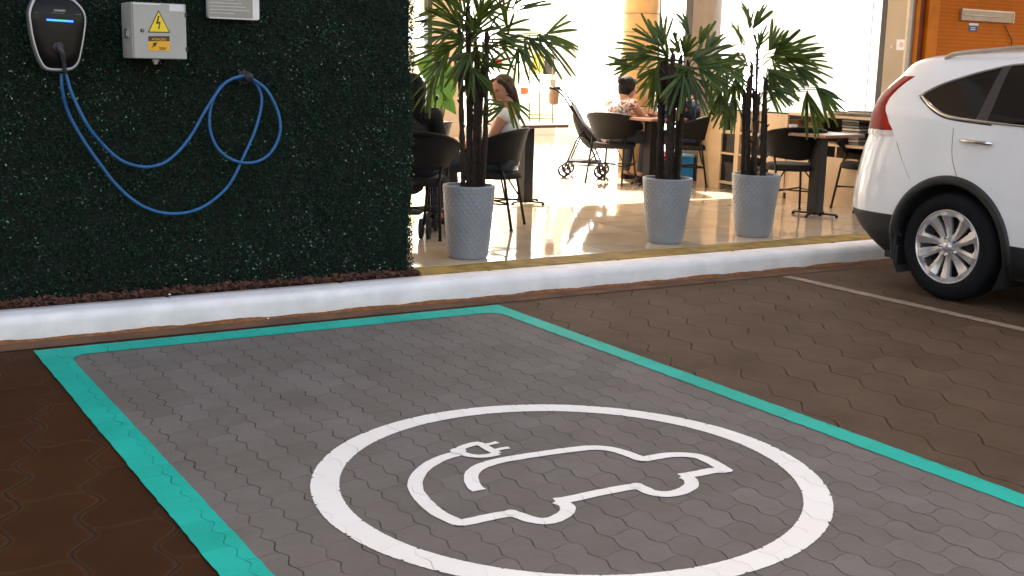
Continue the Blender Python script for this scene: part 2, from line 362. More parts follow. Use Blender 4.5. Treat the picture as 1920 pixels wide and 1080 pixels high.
def tile_mat():
    m, nt, N, L, b = node_mat("polished_cream_tile")
    geo = N.new("ShaderNodeNewGeometry"); br = N.new("ShaderNodeTexBrick"); br.offset = 0; br.inputs["Scale"].default_value = 1
    br.inputs["Brick Width"].default_value = .8; br.inputs["Row Height"].default_value = .8; br.inputs["Mortar Size"].default_value = .0025
    br.inputs["Color1"].default_value = (.60, .49, .35, 1); br.inputs["Color2"].default_value = (.66, .54, .39, 1); br.inputs["Mortar"].default_value = (.22, .17, .12, 1)
    L.new(geo.outputs["Position"], br.inputs["Vector"])
    nz = N.new("ShaderNodeTexNoise"); nz.inputs["Scale"].default_value = 1.7; nz.inputs["Detail"].default_value = 8; nz.inputs["Distortion"].default_value = 1.4; L.new(geo.outputs["Position"], nz.inputs["Vector"])
    mx = N.new("ShaderNodeMix"); mx.data_type = 'RGBA'; mx.blend_type = 'MULTIPLY'; mx.inputs[0].default_value = .6
    cr = N.new("ShaderNodeValToRGB"); cr.color_ramp.elements[0].position = .35; cr.color_ramp.elements[0].color = (.72, .66, .58, 1); cr.color_ramp.elements[1].position = .6; cr.color_ramp.elements[1].color = (1, 1, 1, 1)
    L.new(nz.outputs[0], cr.inputs[0]); L.new(br.outputs[0], mx.inputs[6]); L.new(cr.outputs[0], mx.inputs[7]); L.new(mx.outputs[2], b.inputs["Base Color"])
    b.inputs["Roughness"].default_value = .05; b.inputs["Specular IOR Level"].default_value = .9
    bp = N.new("ShaderNodeBump"); bp.inputs["Strength"].default_value = .12; bp.inputs["Distance"].default_value = .01; n2 = N.new("ShaderNodeTexNoise"); n2.inputs["Scale"].default_value = 2.2
    L.new(geo.outputs["Position"], n2.inputs["Vector"]); L.new(n2.outputs[0], bp.inputs["Height"]); L.new(bp.outputs[0], b.inputs["Normal"])
    return m
FZ = .14
m_tile = tile_mat()
mb = MB(); mb.box((2.8, 6.447, .0), (14, 26, FZ)); o = mb.build("floor", m_tile); tag(o, kind='structure')

m_soil = mat("dark_soil", (.035, .016, .010), .95, var=.4, vs=30, bump=1, bs=90)
mb = MB(); mb.box((-6, 6.207, .0), (3.178, 6.60, .118)); o = mb.build("soil", m_soil); tag(o, kind='structure')
# dead leaf mulch
def leaf_cloud(name, m, gen, count, parent=None, m2=None, frac=.05):
    """gen(i) -> centre, axis, normal, length, width ; two folded quads per leaf"""
    V = np.empty((count*6, 3)); F = np.empty((count*2, 4), int)
    for i in range(count):
        c, a, n, l, w = gen(i); s = a.cross(n).normalized(); t = n * (w*.25)
        P = (c - a*l/2, c + s*w/2 + t, c + a*l*.15 + s*w*.45 + t, c + a*l/2, c - s*w*.45 + a*l*.15 + t, c - s*w/2 + t)
        k = i*6
        for j in range(6): V[k+j] = P[j]
        F[2*i] = (k, k+1, k+2, k+3); F[2*i+1] = (k, k+3, k+4, k+5)
    me = bpy.data.meshes.new(name); me.from_pydata(V.tolist(), [], F.tolist()); me.update(); me.materials.append(m)
    o = bpy.data.objects.new(name, me); SCN.collection.objects.link(o)
    if m2 is not None:
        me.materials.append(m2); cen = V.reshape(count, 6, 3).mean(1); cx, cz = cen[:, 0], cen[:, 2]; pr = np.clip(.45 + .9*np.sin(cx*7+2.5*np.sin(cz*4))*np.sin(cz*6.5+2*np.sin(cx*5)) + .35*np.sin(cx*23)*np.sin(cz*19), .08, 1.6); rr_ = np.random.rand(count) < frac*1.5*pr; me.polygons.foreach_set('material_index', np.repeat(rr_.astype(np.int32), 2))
    if parent: o.parent = parent
    return o
def rv(): 
    while True:
        v = Vector((random.uniform(-1,1), random.uniform(-1,1), random.uniform(-1,1)))
        if .05 < v.length < 1: return v.normalized()
m_dead = mat("dry_brown_leaves", (.085, .034, .020), .9, var=.85, vs=55)
def gdead(i):
    x = random.uniform(-2.5, 3.2); y = 6.215 + abs(random.gauss(0, .05)); y = min(y, 6.36); n = (rv() + Vector((0,-.4,1.2))).normalized(); a = n.orthogonal().normalized(); a = Matrix.Rotation(random.uniform(0, 6.3), 3, n) @ a
    l = random.uniform(.018, .055); return Vector((x, y, .125 + random.random()*.022 + (y-6.2)*.12)), a, n, l, l*random.uniform(.3,.6)
o = leaf_cloud("leaf_mulch", m_dead, gdead, 5200); tag(o, kind='stuff')
mb = MB()
for px, py, r in ((503,598,.006),(318,553,.007)):
    p = GZ(px, py, .008 if py > 560 else .14); mb.lathe([(.0,.0),(r,.001),(r*.8,r*.8),(0,r)], 7, (p.x, p.y, p.z), smooth=False)
    o = mb.build("pebble", m_kerb); tag(o, "tiny white pebble on the brown gutter" if py > 560 else "tiny white pebble on the leaf mulch by the kerb", "pebble"); mb = MB()

# ---------------------------------------------------------------- green wall
def leafgreen(name, c1_, c2_, rough, spec=.5, glints=None):
    m, nt, N, L, b = node_mat(name); gi = N.new("ShaderNodeNewGeometry"); mx = N.new("ShaderNodeMix"); mx.data_type = 'RGBA'
    cr = N.new("ShaderNodeMath"); cr.operation = 'POWER'; cr.inputs[1].default_value = 1.7; L.new(gi.outputs["Random Per Island"], cr.inputs[0]); L.new(cr.outputs[0], mx.inputs[0])
    mx.inputs[6].default_value = list(c1_) + [1]; mx.inputs[7].default_value = list(c2_) + [1]
    L.new(mx.outputs[2], b.inputs["Base Color"]); b.inputs["Roughness"].default_value = rough; b.inputs["Specular IOR Level"].default_value = spec
    return m
HY = 6.345
m_hedge = leafgreen("green_wall_leaf", (.0022, .0110, .0050), (.013, .058, .026), .45, .22)
m_glint = leafgreen('painted_leaf_glint', (.012, .05, .028), (.24, .36, .27), .4, .4)  # sky glints on glossy leaves, painted as paler leaf colour
hedge = thing("green_wall", "dark artificial foliage wall carrying the charger and grey box", "green wall", (0, HY, .118))
m_dark = mat("black_backing", (.004, .008, .005), .9)
mb = MB(); mb.box((-6, .03, 0), (3.176, .30, 2.9)); mb.build("backing_panel", m_dark, hedge)
def ghedge(i):
    # beyond the frame the mat continues more loosely
    q = random.random()
    if q < .80: x = random.uniform(.55, 3.192); z = random.uniform(0, 1.75)
    elif q < .86: x = 3.178 + random.uniform(-.008, .018); z = random.uniform(0, 1.9)
    elif q < .94: x = random.uniform(-3.5, .55); z = random.uniform(0, 2.9)
    else: x = random.uniform(-.5, 3.17); z = random.uniform(1.75, 2.9)
    # tuft relief
    rel = .014*math.sin(x*31+z*7)+.012*math.sin(z*37-x*11)+.01*math.sin(x*83+z*59)
    y = random.uniform(-.018, .035) + rel*.7
    if .80 <= q < .86: y = random.uniform(-.02, .30)
    n = (rv()*1.1 + Vector((0, -.9, .35))).normalized(); a = n.orthogonal().normalized(); a = Matrix.Rotation(random.uniform(0, 6.3), 3, n) @ a
    l = random.uniform(.008, .018); return Vector((x, y, z)), a, n, l, l*.62
leaf_cloud("foliage", m_hedge, ghedge, 100000, hedge, m_glint, .06)

# ---------------------------------------------------------------- charger, cable, hook
m_silver = mat("satin_silver", (.42, .42, .43), .35, .7, var=.05)
m_blackg = mat("gloss_black_plastic", (.003, .003, .004), .30, var=.1, spec=.25)
m_blackm = mat("matt_black", (.012, .012, .013), .55, var=.2)
m_blue = mat("blue_cable", (.015, .11, .30), .42, var=.2, vs=25)
m_ledb = mat("blue_led", (.02, .15, .6), .4, emit=(.03, .16, 1.0), es=.75)
m_badge = mat("grey_badge", (.22, .22, .22), .4, var=.3, vs=120)
CY = 6.20                                              # front of the charger
cc = GY(108, 60, CY); ch = thing("ev_charger", "black wallbox charger with silver rim and glowing blue bar", "charger", (cc.x, CY, cc.z))
def cpt(zx, zy): p = GY(40 + zx/6.75, zy/6.75, CY); return (p.x - cc.x, p.z - cc.z)
outer = [cpt(*q) for q in ((190,-60),(120,40),(90,150),(95,260),(130,480),(190,690),(250,820),(310,885),(420,905),(600,900),(680,870),(740,790),(775,650),(810,450),(830,250),(800,130),(720,30),(620,-40),(420,-90))]
op_ = [(p.x, p.y) for p in smooth_path([Vector((a, b, 0)) for a, b in outer], 5, True)]
cx_ = sum(p[0] for p in op_)/len(op_); cz_ = sum(p[1] for p in op_)/len(op_)
def scl(pl, k, dx=0.): return [((x-cx_)*k + cx_ + dx, (z-cz_)*k + cz_) for x, z in pl]
mb = MB(); rr = [[(x, .115, z) for x, z in scl(op_, .93)], [(x, .06, z) for x, z in scl(op_, 1.0)], [(x, .01, z) for x, z in scl(op_, 1.0)], [(x, .0, z) for x, z in scl(op_, .975)], [(x, -.002, z) for x, z in scl(op_, .925, .001)], [(x, .008, z) for x, z in scl(op_, .905, .001)]]
rr = [r + [r[0]] for r in rr]; mb.grid(rr); mb.build("rim", m_silver, ch)
mb = MB(); rr = [[(x, .006, z) for x, z in scl(op_, .915)], [(x, -.004, z) for x, z in scl(op_, .86)], [(x, -.010, z) for x, z in scl(op_, .6)], [(cx_, -.012, cz_)]*len(op_)]
rr = [r + [r[0]] for r in rr]; mb.grid(rr); mb.build("front_face", m_blackg, ch)
a = cpt(315, 250); b_ = cpt(650, 272)
mb = MB(); mb.tube([(a[0], -.011, a[1]), (b_[0], -.011, b_[1])], .0046, 10); mb.build("light_bar", m_ledb, ch)
a = cpt(405, 118); b_ = cpt(550, 150)
mb = MB(); mb.box((a[0], -.012, b_[1]), (b_[0], -.0075, a[1])); bd = mb.build("badge", m_badge, ch)
a = cpt(150, 155); b_ = cpt(750, 185)
mb = MB(); mb.tube([(a[0]+.006, -.005, a[1]), ((a[0]+b_[0])/2, -.011, (a[1]+b_[1])/2+.001), (b_[0], -.005, b_[1])], .0012, 6); mb.build("seam_trim", m_badge, ch)
m_plug = mat("dark_grey_rubber", (.028, .026, .03), .5)
p0 = cpt(430, 600); p1 = cpt(490, 640); p2 = cpt(520, 780); p3 = cpt(550, 930)
mb = MB(); mb.tube(smooth_path([(p0[0]+.008, .0, p0[1]+.005), (p0[0]+.012, -.035, p0[1]), (p1[0], -.045, p1[1]-.008), (p2[0], -.03, p2[1]), (p3[0], -.012, p3[1])], 5), [.016]*6+[.014]*8+[.0105]*7, 12)
mb.lathe([(0,-.02),(.026,-.018),(.026,.0)], 20, (p0[0]+.012, -.004, p0[1]), 'y'); mb.build("plug", m_plug, ch)
def kp(x, y, Y): return GY(x/2.5714, y/2.5714, Y)
A1 = [(296,352),(300,430),(330,545),(400,672),(490,800),(560,890),(650,970),(740,1015),(830,1030),(920,1020),(1000,985),(1080,920),(1130,850),(1172,760),(1222,650),(1250,560),(1262,480),(1245,420),(1212,384)]
A2 = [(1195,372),(1235,392),(1290,440),(1340,540),(1350,640),(1310,730),(1250,775),(1180,785),(1110,765),(1050,715),(1016,640),(1010,560),(1025,490),(1062,420),(1120,382),(1175,370)]
A3 = [(1165,368),(1120,380),(1075,410),(1030,470),(980,550),(930,640),(870,720),(800,780),(730,803),(660,800),(580,770),(500,700),(420,600),(350,460),(318,355),(312,330)]
P = []
for i, q in enumerate(A1): P.append(kp(*q, 6.290 - (.03 if i < 2 else 0)))
for i, q in enumerate(A2): P.append(kp(*q, 6.275 if i > 4 else 6.27))
for i, q in enumerate(A3): P.append(kp(*q, 6.262 if i < 12 else 6.215))
P = [p - Vector((cc.x, CY, cc.z)) for p in P]
mb = MB(); mb.tube(smooth_path(P, 6), .0085, 10); mb.build("charging_cable", m_blue, ch)
p = kp(1190, 375, 6.27)
hk = thing("cable_hook", "small black hook on the green wall holding the blue cable", "hook", p)
mb = MB(); mb.box((-.03, .045, -.035), (.03, .062, .035), .006); mb.build("hook_plate", m_blackm, hk)
mb = MB(); mb.tube(smooth_path([(0, .06, -.008), (0, 0, -.014), (0, -.032, -.012), (0, -.042, .012)], 4), .010, 10); mb.lathe([(0,-.018),(.024,-.016),(.026,-.006),(.02,.0)], 16, (0,-.03,.004), 'y'); mb.build("hook_arm", m_blackm, hk)

# ---------------------------------------------------------------- grey electrical box
BY_ = 6.11
q0 = GY(247, 3, BY_); q1 = GY(352, 112, BY_); w_ = q1.x - q0.x; h_ = q0.z - q1.z
m_boxg = mat("grey_powder_coat", (.40, .395, .365), .5, var=.05, bump=.15, bs=200)
m_stick = mat("white_sticker", (.72, .70, .72), .5); m_yel = mat("warning_yellow", (.85, .62, .01), .45); m_org = mat("warning_amber", (.80, .40, .01), .45)
m_prblk = mat("print_black", (.015, .012, .01), .5); m_prbrn = mat("print_dark_brown", (.06, .025, .01), .5)
bx = thing("electrical_box", "light grey electrical cabinet with yellow 220V warning stickers on the foliage wall", "electrical box", (q0.x, BY_, q1.z))
mb = MB(); mb.box((0, .018, 0), (w_, .225, h_), .006); mb.build("cabinet_body", m_boxg, bx)
mb = MB(); mb.box((.004, 0, .002), (w_-.003, .0175, h_-.002), .004); door = mb.build("door", m_boxg, bx)
def bpx(zx, zy, Y=BY_): p = GY(210 + zx/6.62, zy/6.62, Y); return (p.x - q0.x, p.z - q1.z)
a = bpx(375, 378); mb = MB(); mb.lathe([(0,-.006),(.0075,-.005),(.0095,.0)], 16, (a[0], 0, a[1]), 'y'); lk = mb.build("lock", m_blackm, door)
mb = MB(); mb.box((a[0]-.0018, -.0075, a[1]-.004), (a[0]+.002, -.0055, a[1]+.005)); mb.build("keyhole", m_silver, lk)
for zy in (185, 610):
    a = bpx(905, zy); mb = MB(); mb.box((w_-.009, -.004, a[1]-.012), (w_+.003, .022, a[1]+.012), .002); mb.build("hinge", m_blackm, bx)
mb = MB(); zz = bpx(375, 410)[1]; mb.box((-.008, .07, zz-.024), (-.001, .15, zz+.022), .002); mb.box((-.011, .09, zz-.016), (-.0075, .13, zz+.01)); mb.build("latch", m_silver, bx)
a = bpx(600, 745); mb = MB(); mb.lathe([(0,-.028),(.010,-.026),(.012,-.015),(.017,-.013),(.017,.001)], 14, (a[0], .09, 0)); mb.build("cable_gland", m_stick, bx)
a = bpx(710, 55); b_ = bpx(890, 145); mb = MB(); mb.box((a[0], -.0015, b_[1]), (b_[0], -.0002, a[1])); mb.build("label_sticker", m_stick, door)
a = bpx(255, 35); b_ = bpx(600, 65); mb = MB(); mb.box((a[0], -.0012, b_[1]), (b_[0], -.0002, a[1])); mb.build("label_strip", m_stick, door)
def tri_poly(k, zc=(580, 285)):
    pts = [(575,130),(718,405),(448,400)]; cx0, cy0 = 581, 312
    out = []
    for (x, y) in pts: out.append(bpx(cx0+(x-cx0)*k, cy0+(y-cy0)*k))
    return out
def fl(poly, y0, y1, name, m, par): mb = MB(); mb.prism(poly, y0, y1, lambda u, v, w: (u, w, v)); return mb.build(name, m, par)
tp = fl(tri_poly(1.02), -.0016, -.0002, "warning_triangle", m_prblk, door)
fl(tri_poly(.90), -.0024, -.0016, "triangle_field", m_yel, door)
fl([bpx(*q) for q in ((570,195),(588,195),(572,272),(602,268),(588,335),(594,335),(578,370),(568,335),(577,335),(583,290),(545,300))], -.0032, -.0024, "lightning_bolt", m_prblk, door)
fl([bpx(*q) for q in ((450,512),(716,512),(716,632),(450,628))], -.0018, -.0002, "voltage_sign", m_org, door)
fl([bpx(*q) for q in ((452,448),(712,448),(714,511),(452,511))], -.0019, -.0002, "attention_bar", m_prbrn, door)
fl([bpx(*q) for q in ((515,530),(568,528),(540,556),(552,560),(485,595),(512,562),(505,556))], -.0028, -.0018, "small_bolt", m_prblk, door)
a = bpx(583, 502); text_mesh("ATENÇÃO", .0155, m_org, "attention_lettering", door, Matrix.Translation((a[0], -.0024, a[1])) @ Matrix.Rotation(PI/2, 4, 'X'), bold=.0002)
a = bpx(630, 618); text_mesh("220V", .0175, m_prblk, "voltage_lettering", door, Matrix.Translation((a[0], -.0024, a[1]+.0005)) @ Matrix.Rotation(PI/2, 4, 'X'), bold=.0003)

# info sign
SY = 6.27
s0 = GY(388, -60, SY); s1 = GY(486, 38, SY); sw = s1.x - s0.x; sh_ = s0.z - s1.z
m_sign = mat("brushed_grey_plate", (.24, .24, .23), .35, .5, var=.1, vs=3); m_signe = mat("pale_plate_edge", (.60, .60, .63), .4, .2)
sg = thing("information_sign", "grey metal sign plate with fine engraved lines above the cable hook", "sign", (s0.x, SY, s1.z))
def rrect(x0, z0, x1, z1, r, n=5):
    out = []
    for cx, cz, a0 in ((x1-r, z1-r, 0), (x0+r, z1-r, 90), (x0+r, z0+r, 180), (x1-r, z0+r, 270)):
        for k in range(n+1): q = math.radians(a0 + 90*k/n); out.append((cx + r*math.cos(q), cz + r*math.sin(q)))
    return out
mb = MB(); mb.prism(rrect(0, 0, sw, sh_, .012), -.004, .03, lambda u, v, w: (u, w, v)); mb.build("plate", m_signe, sg)
mb = MB(); mb.box((.001, -.0062, .008), (sw*.865, -.0042, sh_-.01)); mb.build("face", m_sign, sg)
mb = MB()
for k in range(13):
    z = .028 + k*.0175; x = .008; e = sw*.82*random.uniform(.75, 1) if k % 4 else sw*.5
    mb.box((x, -.0072, z), (e, -.0063, z+.0022))
mb.build("engraved_lines", m_signe, sg)
#@@PART2
# ---------------------------------------------------------------- building shell (shades the bay)
m_tan = mat("tan_rendered_plaster", (.42, .34, .245), .75, var=.08, vs=2, bump=.15, bs=120)
m_wht = mat("white_plaster", (.72, .68, .62), .7, var=.05)
m_mull = mat("black_window_frame", (.012, .009, .008), .4)
m_orange = mat("orange_painted_panel", (.50, .12, .002), .6, var=.10, vs=3, spec=.15, bump=.25, bs=9, kind='wave', bdist=.01)
m_orange2 = mat("orange_lacquer", (.56, .15, .003), .55, spec=.2, var=.15)
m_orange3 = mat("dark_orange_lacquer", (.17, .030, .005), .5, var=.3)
WX = 8.85
bld = thing("commercial_building", "tan commercial building with open ground floor seating area and orange door at its corner", "building", (0, 7, 0))
def bb(mb, a, b, bev=0): return mb.box((a[0], a[1]-7, a[2]), (b[0], b[1]-7, b[2]), bev)
mb = MB(); bb(mb, (-12, 7.4, 3.22), (19, 10.5, 14)); mb.build("upper_shade_block", m_tan, bld)  # unseen block, added and sized to keep sun off the bay
mb = MB(); bb(mb, (-12, 6.70, -.02), (3.0, 6.95, 3.0)); mb.build("front_wall", m_tan, bld)
mb = MB(); bb(mb, (-12, 6.45, 3.0), (19, 10.55, 3.2)); bb(mb, (-12, 17.4, 3.0), (22, 26, 3.2)); mb.build("ceiling", m_wht, bld)  # out of view; slot left open so sun brightens the hall
mb = MB(); bb(mb, (2.6, 6.96, .0), (2.8, 26, 3.0)); mb.build("side_wall", m_wht, bld)
def yat(px, X=WX, py=60): return GX(px, py, X).y
yc0, yc1 = yat(1709), yat(1669)              # corner column
yd0, yd1 = yat(1345), yat(1305)              # middle column
mb = MB(); bb(mb, (WX-.06, yc0, .14), (WX+.027, yc1, 3.0)); c1_ = mb.build("corner_column", m_tan, bld)
mb = MB(); bb(mb, (WX-.06, yd0, .14), (WX+.4, yd1, 3.0)); mb.build("inner_column", mat("shaded_tan_plaster", (.20, .165, .135), .75, bump=.15, bs=120), bld)  # the tan plaster again, its shade put into a darker colour
for yy in (yd1+.002, yc1+.002):
    mb = MB(); bb(mb, (WX-.062, yy, .98 if yy < 9 else .14), (WX+.04, yy+(.12 if yy > 9 else .06), 2.98)); mb.build("window_mullion", m_mull, bld)
mb = MB(); bb(mb, (WX-.068, yc0-.012, .14), (WX-.02, yc0+.012, 3.0)); mb.build("corner_trim", mat("pale_edge_trim", (.62,.52,.38), .5), bld)
# orange door wall facing the car park
OY = yc0 + .02
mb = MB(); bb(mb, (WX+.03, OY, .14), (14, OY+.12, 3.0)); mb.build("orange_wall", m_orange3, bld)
xd = GY(1752, 60, OY).x
mb = MB(); bb(mb, (xd, OY-.03, .14), (13.5, OY-.001, 2.98)); dr = mb.build("orange_door", m_orange, bld)
mb = MB(); bb(mb, (GY(1731, 60, OY).x, OY-.045, .14), (xd-.004, OY-.001, 2.98), .008); mb.build("door_jamb", m_orange2, bld)
# window panes: lit shop interiors behind film
def lit_mat(name, a, b_, es, sc_=(0, 1, .15), s=2.2, r0=.40, r1=.50):
    m, nt, N, L, b = node_mat(name); tc = N.new("ShaderNodeTexCoord"); mp = N.new("ShaderNodeMapping"); mp.inputs["Scale"].default_value = sc_
    nz = N.new("ShaderNodeTexNoise"); nz.inputs["Scale"].default_value = s; nz.inputs["Detail"].default_value = 1; L.new(tc.outputs["Object"], mp.inputs[0]); L.new(mp.outputs[0], nz.inputs["Vector"])
    cr = N.new("ShaderNodeValToRGB"); cr.color_ramp.elements[0].position = r0; cr.color_ramp.elements[0].color = list(a)+[1]; cr.color_ramp.elements[1].position = r1; cr.color_ramp.elements[1].color = list(b_)+[1]
    L.new(nz.outputs[0], cr.inputs[0]); L.new(cr.outputs[0], b.inputs["Emission Color"]); b.inputs["Emission Strength"].default_value = es
    b.inputs["Base Color"].default_value = (.6, .6, .6, 1); b.inputs["Roughness"].default_value = .2; return m
ES = 1.5
m_lit = lit_mat("lit_shop_glass", (.135, .15, .115), (1, 1, 1), .62*ES, s=2.6, r0=.50, r1=.57)
m_lit2 = lit_mat("lit_shop_backdrop", (.095, .085, .045), (1, 1, .96), ES, (1, 0, .7), 2.0, .50, .58)
m_lit3 = lit_mat("pale_glow_poster", (.17, .185, .13), (1, 1, .95), .5*ES, (.3, 0, 1), 3.0, .50, .58)
def window(label, X, y0, y1, z0, z1, m, muls=()):
    w = thing("shop_window", label, "shop window", (X, y0, z0))
    mb = MB(); mb.box((0, .0, 0), (.02, y1-y0, z1-z0)); mb.build("pane", m, w)
    mb = MB()
    for y in muls: mb.box((-.02, y-y0-.012, 0), (-.001, y-y0+.012, z1-z0))
    if muls: mb.build("mullion", m_mull, w)
    return w
zt = .97
window("bright white shop window behind the low bookcase", WX+.05, yc1+.001, yd0-.001, .145, 2.98, m_lit, (yc1+.035,))
mb = MB(); mb.box((0,0,0),(.012,.012,2.84)); o = mb.build("glass_joint", mat("pale_steel", (.3,.28,.26), .4)); o.location = (WX+.03, yat(1630), .142); tag(o, "hairline steel joint in the bright window above the magazine stacks", "window joint")
mb = MB(); mb.box((WX+.03, yat(1597), .98), (WX+.045, yat(1592), 2.97)); 
window("narrow bright shop window between wood column and tan column", WX+.05, yd1+.001, 12.9, .145, 2.98, m_lit, (yd1+.055,))
mb = MB(); mb.box((0,0,0),(.06,.07,2.84)); tag(mb.build("window_post", m_mull), "slim black window post right of the wooden round column", "post").location = (WX-.04, yat(1236), .142)
# far shop front, 18 m away
FYY = 18.0
def fx(px, Y=FYY, py=60): return GY(px, py, Y).x
far = thing("far_shop_front", "tan and white shop front across the back of the seating hall", "shop front", (9, FYY, .14))
def fb(mb, a, b): return mb.box((a[0]-9, a[1]-FYY, a[2]-.14), (b[0]-9, b[1]-FYY, b[2]-.14))
mb = MB(); fb(mb, (fx(808), FYY-.05, .142), (fx(862), FYY+.5, 2.98)); mb.build("column", m_tan, far)
mb = MB(); fb(mb, (fx(800), FYY-.04, .142), (fx(808)-.002, FYY+.1, 2.98)); mb.build("mullion", m_mull, far)
mb = MB(); fb(mb, (3, FYY+.1, .142), (fx(800)-.002, FYY+.15, 2.98)); mb.build("window_pane", m_lit2, far)
mb = MB(); fb(mb, (fx(862)+.002, FYY+1.3, .142), (16, FYY+1.4, 2.98)); mb.build("lit_backdrop", m_lit2, far)
mb = MB(); fb(mb, (fx(1048), FYY+.0, .142), (fx(1105), FYY+.06, 2.98)); mb.build("white_panel", m_lit2, far)  # wall panel glows in place of bright light falling on it
mb = MB(); fb(mb, (fx(1106), FYY+.0, .142), (fx(1165), FYY+.06, 2.98)); mb.build("poster_panel", m_lit3, far)  # no lamp: emission stands in for daylight on the panel
mb = MB(); fb(mb, (fx(866), FYY-.02, .142), (fx(1046), FYY+.6, .30)); mb.build("plinth", m_wht, far)
m_gf = mat("olive_display_frame", (.22, .20, .06), .6)
mb = MB()
for px in (993, 1012, 1036):
    a = GY(px, 60, FYY+.3); b_ = GY(px, 232, FYY+.3); mb.tube([(a.x-9, .3, 1.9-.14), (b_.x-9, .3, .17)], .012, 6)
for py in (60, 66, 88, 92, 215, 222):
    a = GY(990, py, FYY+.3); b_ = GY(1046, py+1, FYY+.3); mb.tube([(a.x-9, .3, a.z-.14), (b_.x-9, .3, b_.z-.14)], .011, 6)
mb.build("display_frame", m_gf, far)
# items in the far shop
def slab(name, label, cat, px0, py0, px1, py1, Y, m, th=.05, group=None, taper=0.):
    a = GY(px0, py0, Y); b_ = GY(px1, py1, Y); cx = (a.x+b_.x)/2; w = (b_.x-a.x)/2; h = a.z-b_.z; n = 9; rows = []
    for i in range(n):
        t = i/(n-1); ww = w*(1-taper*(1-t)); rows.append([(ww*math.sin(q)*(1+.08*math.sin(5*q+i)), th*math.cos(q), h*(1-t)) for q in [2*PI*k/16 for k in range(17)]])
    mb = MB(); mb.grid(rows); mb.add([r for r in rows[0][:-1]], [tuple(range(16))]); mb.add([r for r in rows[-1][:-1]], [tuple(range(16))])
    o = mb.build(name, m); o.location = (cx, Y, b_.z); return tag(o, label, cat, group)
m_gar = mat("dark_grey_cloth", (.07, .055, .05), .9, var=.4, vs=9); m_garw = mat("white_cloth", (.85, .83, .8), .9); m_garb = mat("brown_cloth", (.20, .13, .08), .9, var=.4)
m_gary = mat("yellow_paper", (.72, .60, .12), .8); m_garr = mat("red_cloth", (.55, .02, .01), .8); m_garo = mat("orange_card", (.62, .16, .06), .8); m_garg = mat("blue_grey_cloth", (.22, .24, .27), .9)
slab("hanging_dress", "long white dress on display in the far shop", "dress", 1040, 98, 1066, 148, FYY+.5, m_garw, taper=.5)
slab("hanging_jacket", "dark jacket hanging left of the white dress in the far shop", "jacket", 1020, 102, 1041, 140, FYY+.55, m_gar, taper=.3)
slab("hanging_coat", "grey coat hanging right of the white dress in the far shop", "coat", 1068, 95, 1082, 140, FYY+.6, m_garg, taper=.3)
slab("paper_lantern", "pale yellow display box beside the dark jacket", "display box", 1000, 100, 1019, 137, FYY+.6, m_gary)
slab("red_garment", "red garment seen between the palm fronds above the seated woman's hair", "garment", 921, 110, 941, 126, FYY+.5, m_garr)
slab("orange_card", "small orange card to the right of the seated woman's hair", "card", 977, 164, 990, 177, FYY+.5, m_garo)
slab("hanging_skirt", "brown pleated skirt under the white dress in the far shop", "skirt", 1036, 149, 1052, 178, FYY+.45, m_garb, taper=-.3)

# ---------------------------------------------------------------- round wooden column
wc = GZ(1197, 340, FZ); wc = Vector((wc.x, wc.y, 0)) + DH*.45
m_woodcol = mat("warm_wood_cladding", (.52, .30, .11), .45, var=.3, vs=3, bump=.3, bs=2.2, kind='wave', bdist=.02)
col = thing("wooden_column", "round column clad in pale wood planks behind the tables", "column", (wc.x, wc.y, FZ))
mb = MB()
for k in range(14):
    z = k*.205; mb.lathe([(.195, z+.0), (.20, z+.004), (.20, z+.196), (.195, z+.2)], 40)
mb.build("cladding", m_woodcol, col)
mb = MB(); mb.lathe([(.196,0),(.196,2.84)], 40); mb.build("core", mat("dark_wood_gap", (.12,.06,.025), .8), col)

# ---------------------------------------------------------------- low bookcase along the right hand window
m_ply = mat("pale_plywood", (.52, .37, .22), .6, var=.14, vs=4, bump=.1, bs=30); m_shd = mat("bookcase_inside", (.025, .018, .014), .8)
BXX = 8.45; y_l = yat(1308, BXX, 300); y_a = yat(1350, BXX, 300); y_b = yat(1376, BXX, 300); y_c = yat(1384, BXX, 300); y_d = yat(1432, BXX, 250); y_e = yat(1476, BXX, 250); y_f = 7.25
bc = thing("bookcase", "low pale plywood bookcase running along the shop window", "bookcase", (BXX, y_f, FZ))
def kb(mb, a, b, bev=0): return mb.box((a[0], a[1]-y_f, a[2]), (b[0], b[1]-y_f, b[2]), bev)
BT = .83
mb = MB(); kb(mb, (0, y_a, .0), (.02, y_l, BT)); mb.build("end_panel", m_ply, bc)
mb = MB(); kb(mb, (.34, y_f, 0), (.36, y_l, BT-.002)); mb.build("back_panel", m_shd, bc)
mb = MB(); kb(mb, (0, y_e, BT-.24), (.338, y_a-.002, BT-.215)); kb(mb, (.0, y_e, BT-.46), (.338, y_a-.002, BT-.44)); kb(mb, (0, y_f, .06), (.338, y_a-.002, .085)); mb.build("shelf", m_ply, bc)
mb = MB(); kb(mb, (-.004, y_c, 0), (.336, y_b, BT-.001)); mb.build("divider", m_ply, bc)
mb = MB(); kb(mb, (-.004, y_e, 0), (.02, y_d, BT)); mb.build("door_panel", m_ply, bc)
mb = MB(); kb(mb, (.0, y_f, BT-.27), (.338, y_e-.002, BT-.245)); kb(mb, (0, y_f, BT-.003), (.36, y_e-.002, BT+.02)); mb.build("counter_board", m_ply, bc)
for yy in (y_f, (y_f+y_e)/2, y_e-.03): mb = MB(); kb(mb, (.004, yy, .086), (.336, yy+.02, BT-.272)); mb.build("upright", m_ply, bc)
mb = MB(); kb(mb, (-.02, y_e-.95, .0), (-.001, y_e-.06, .46)); mb.build("lower_door", m_ply, bc)
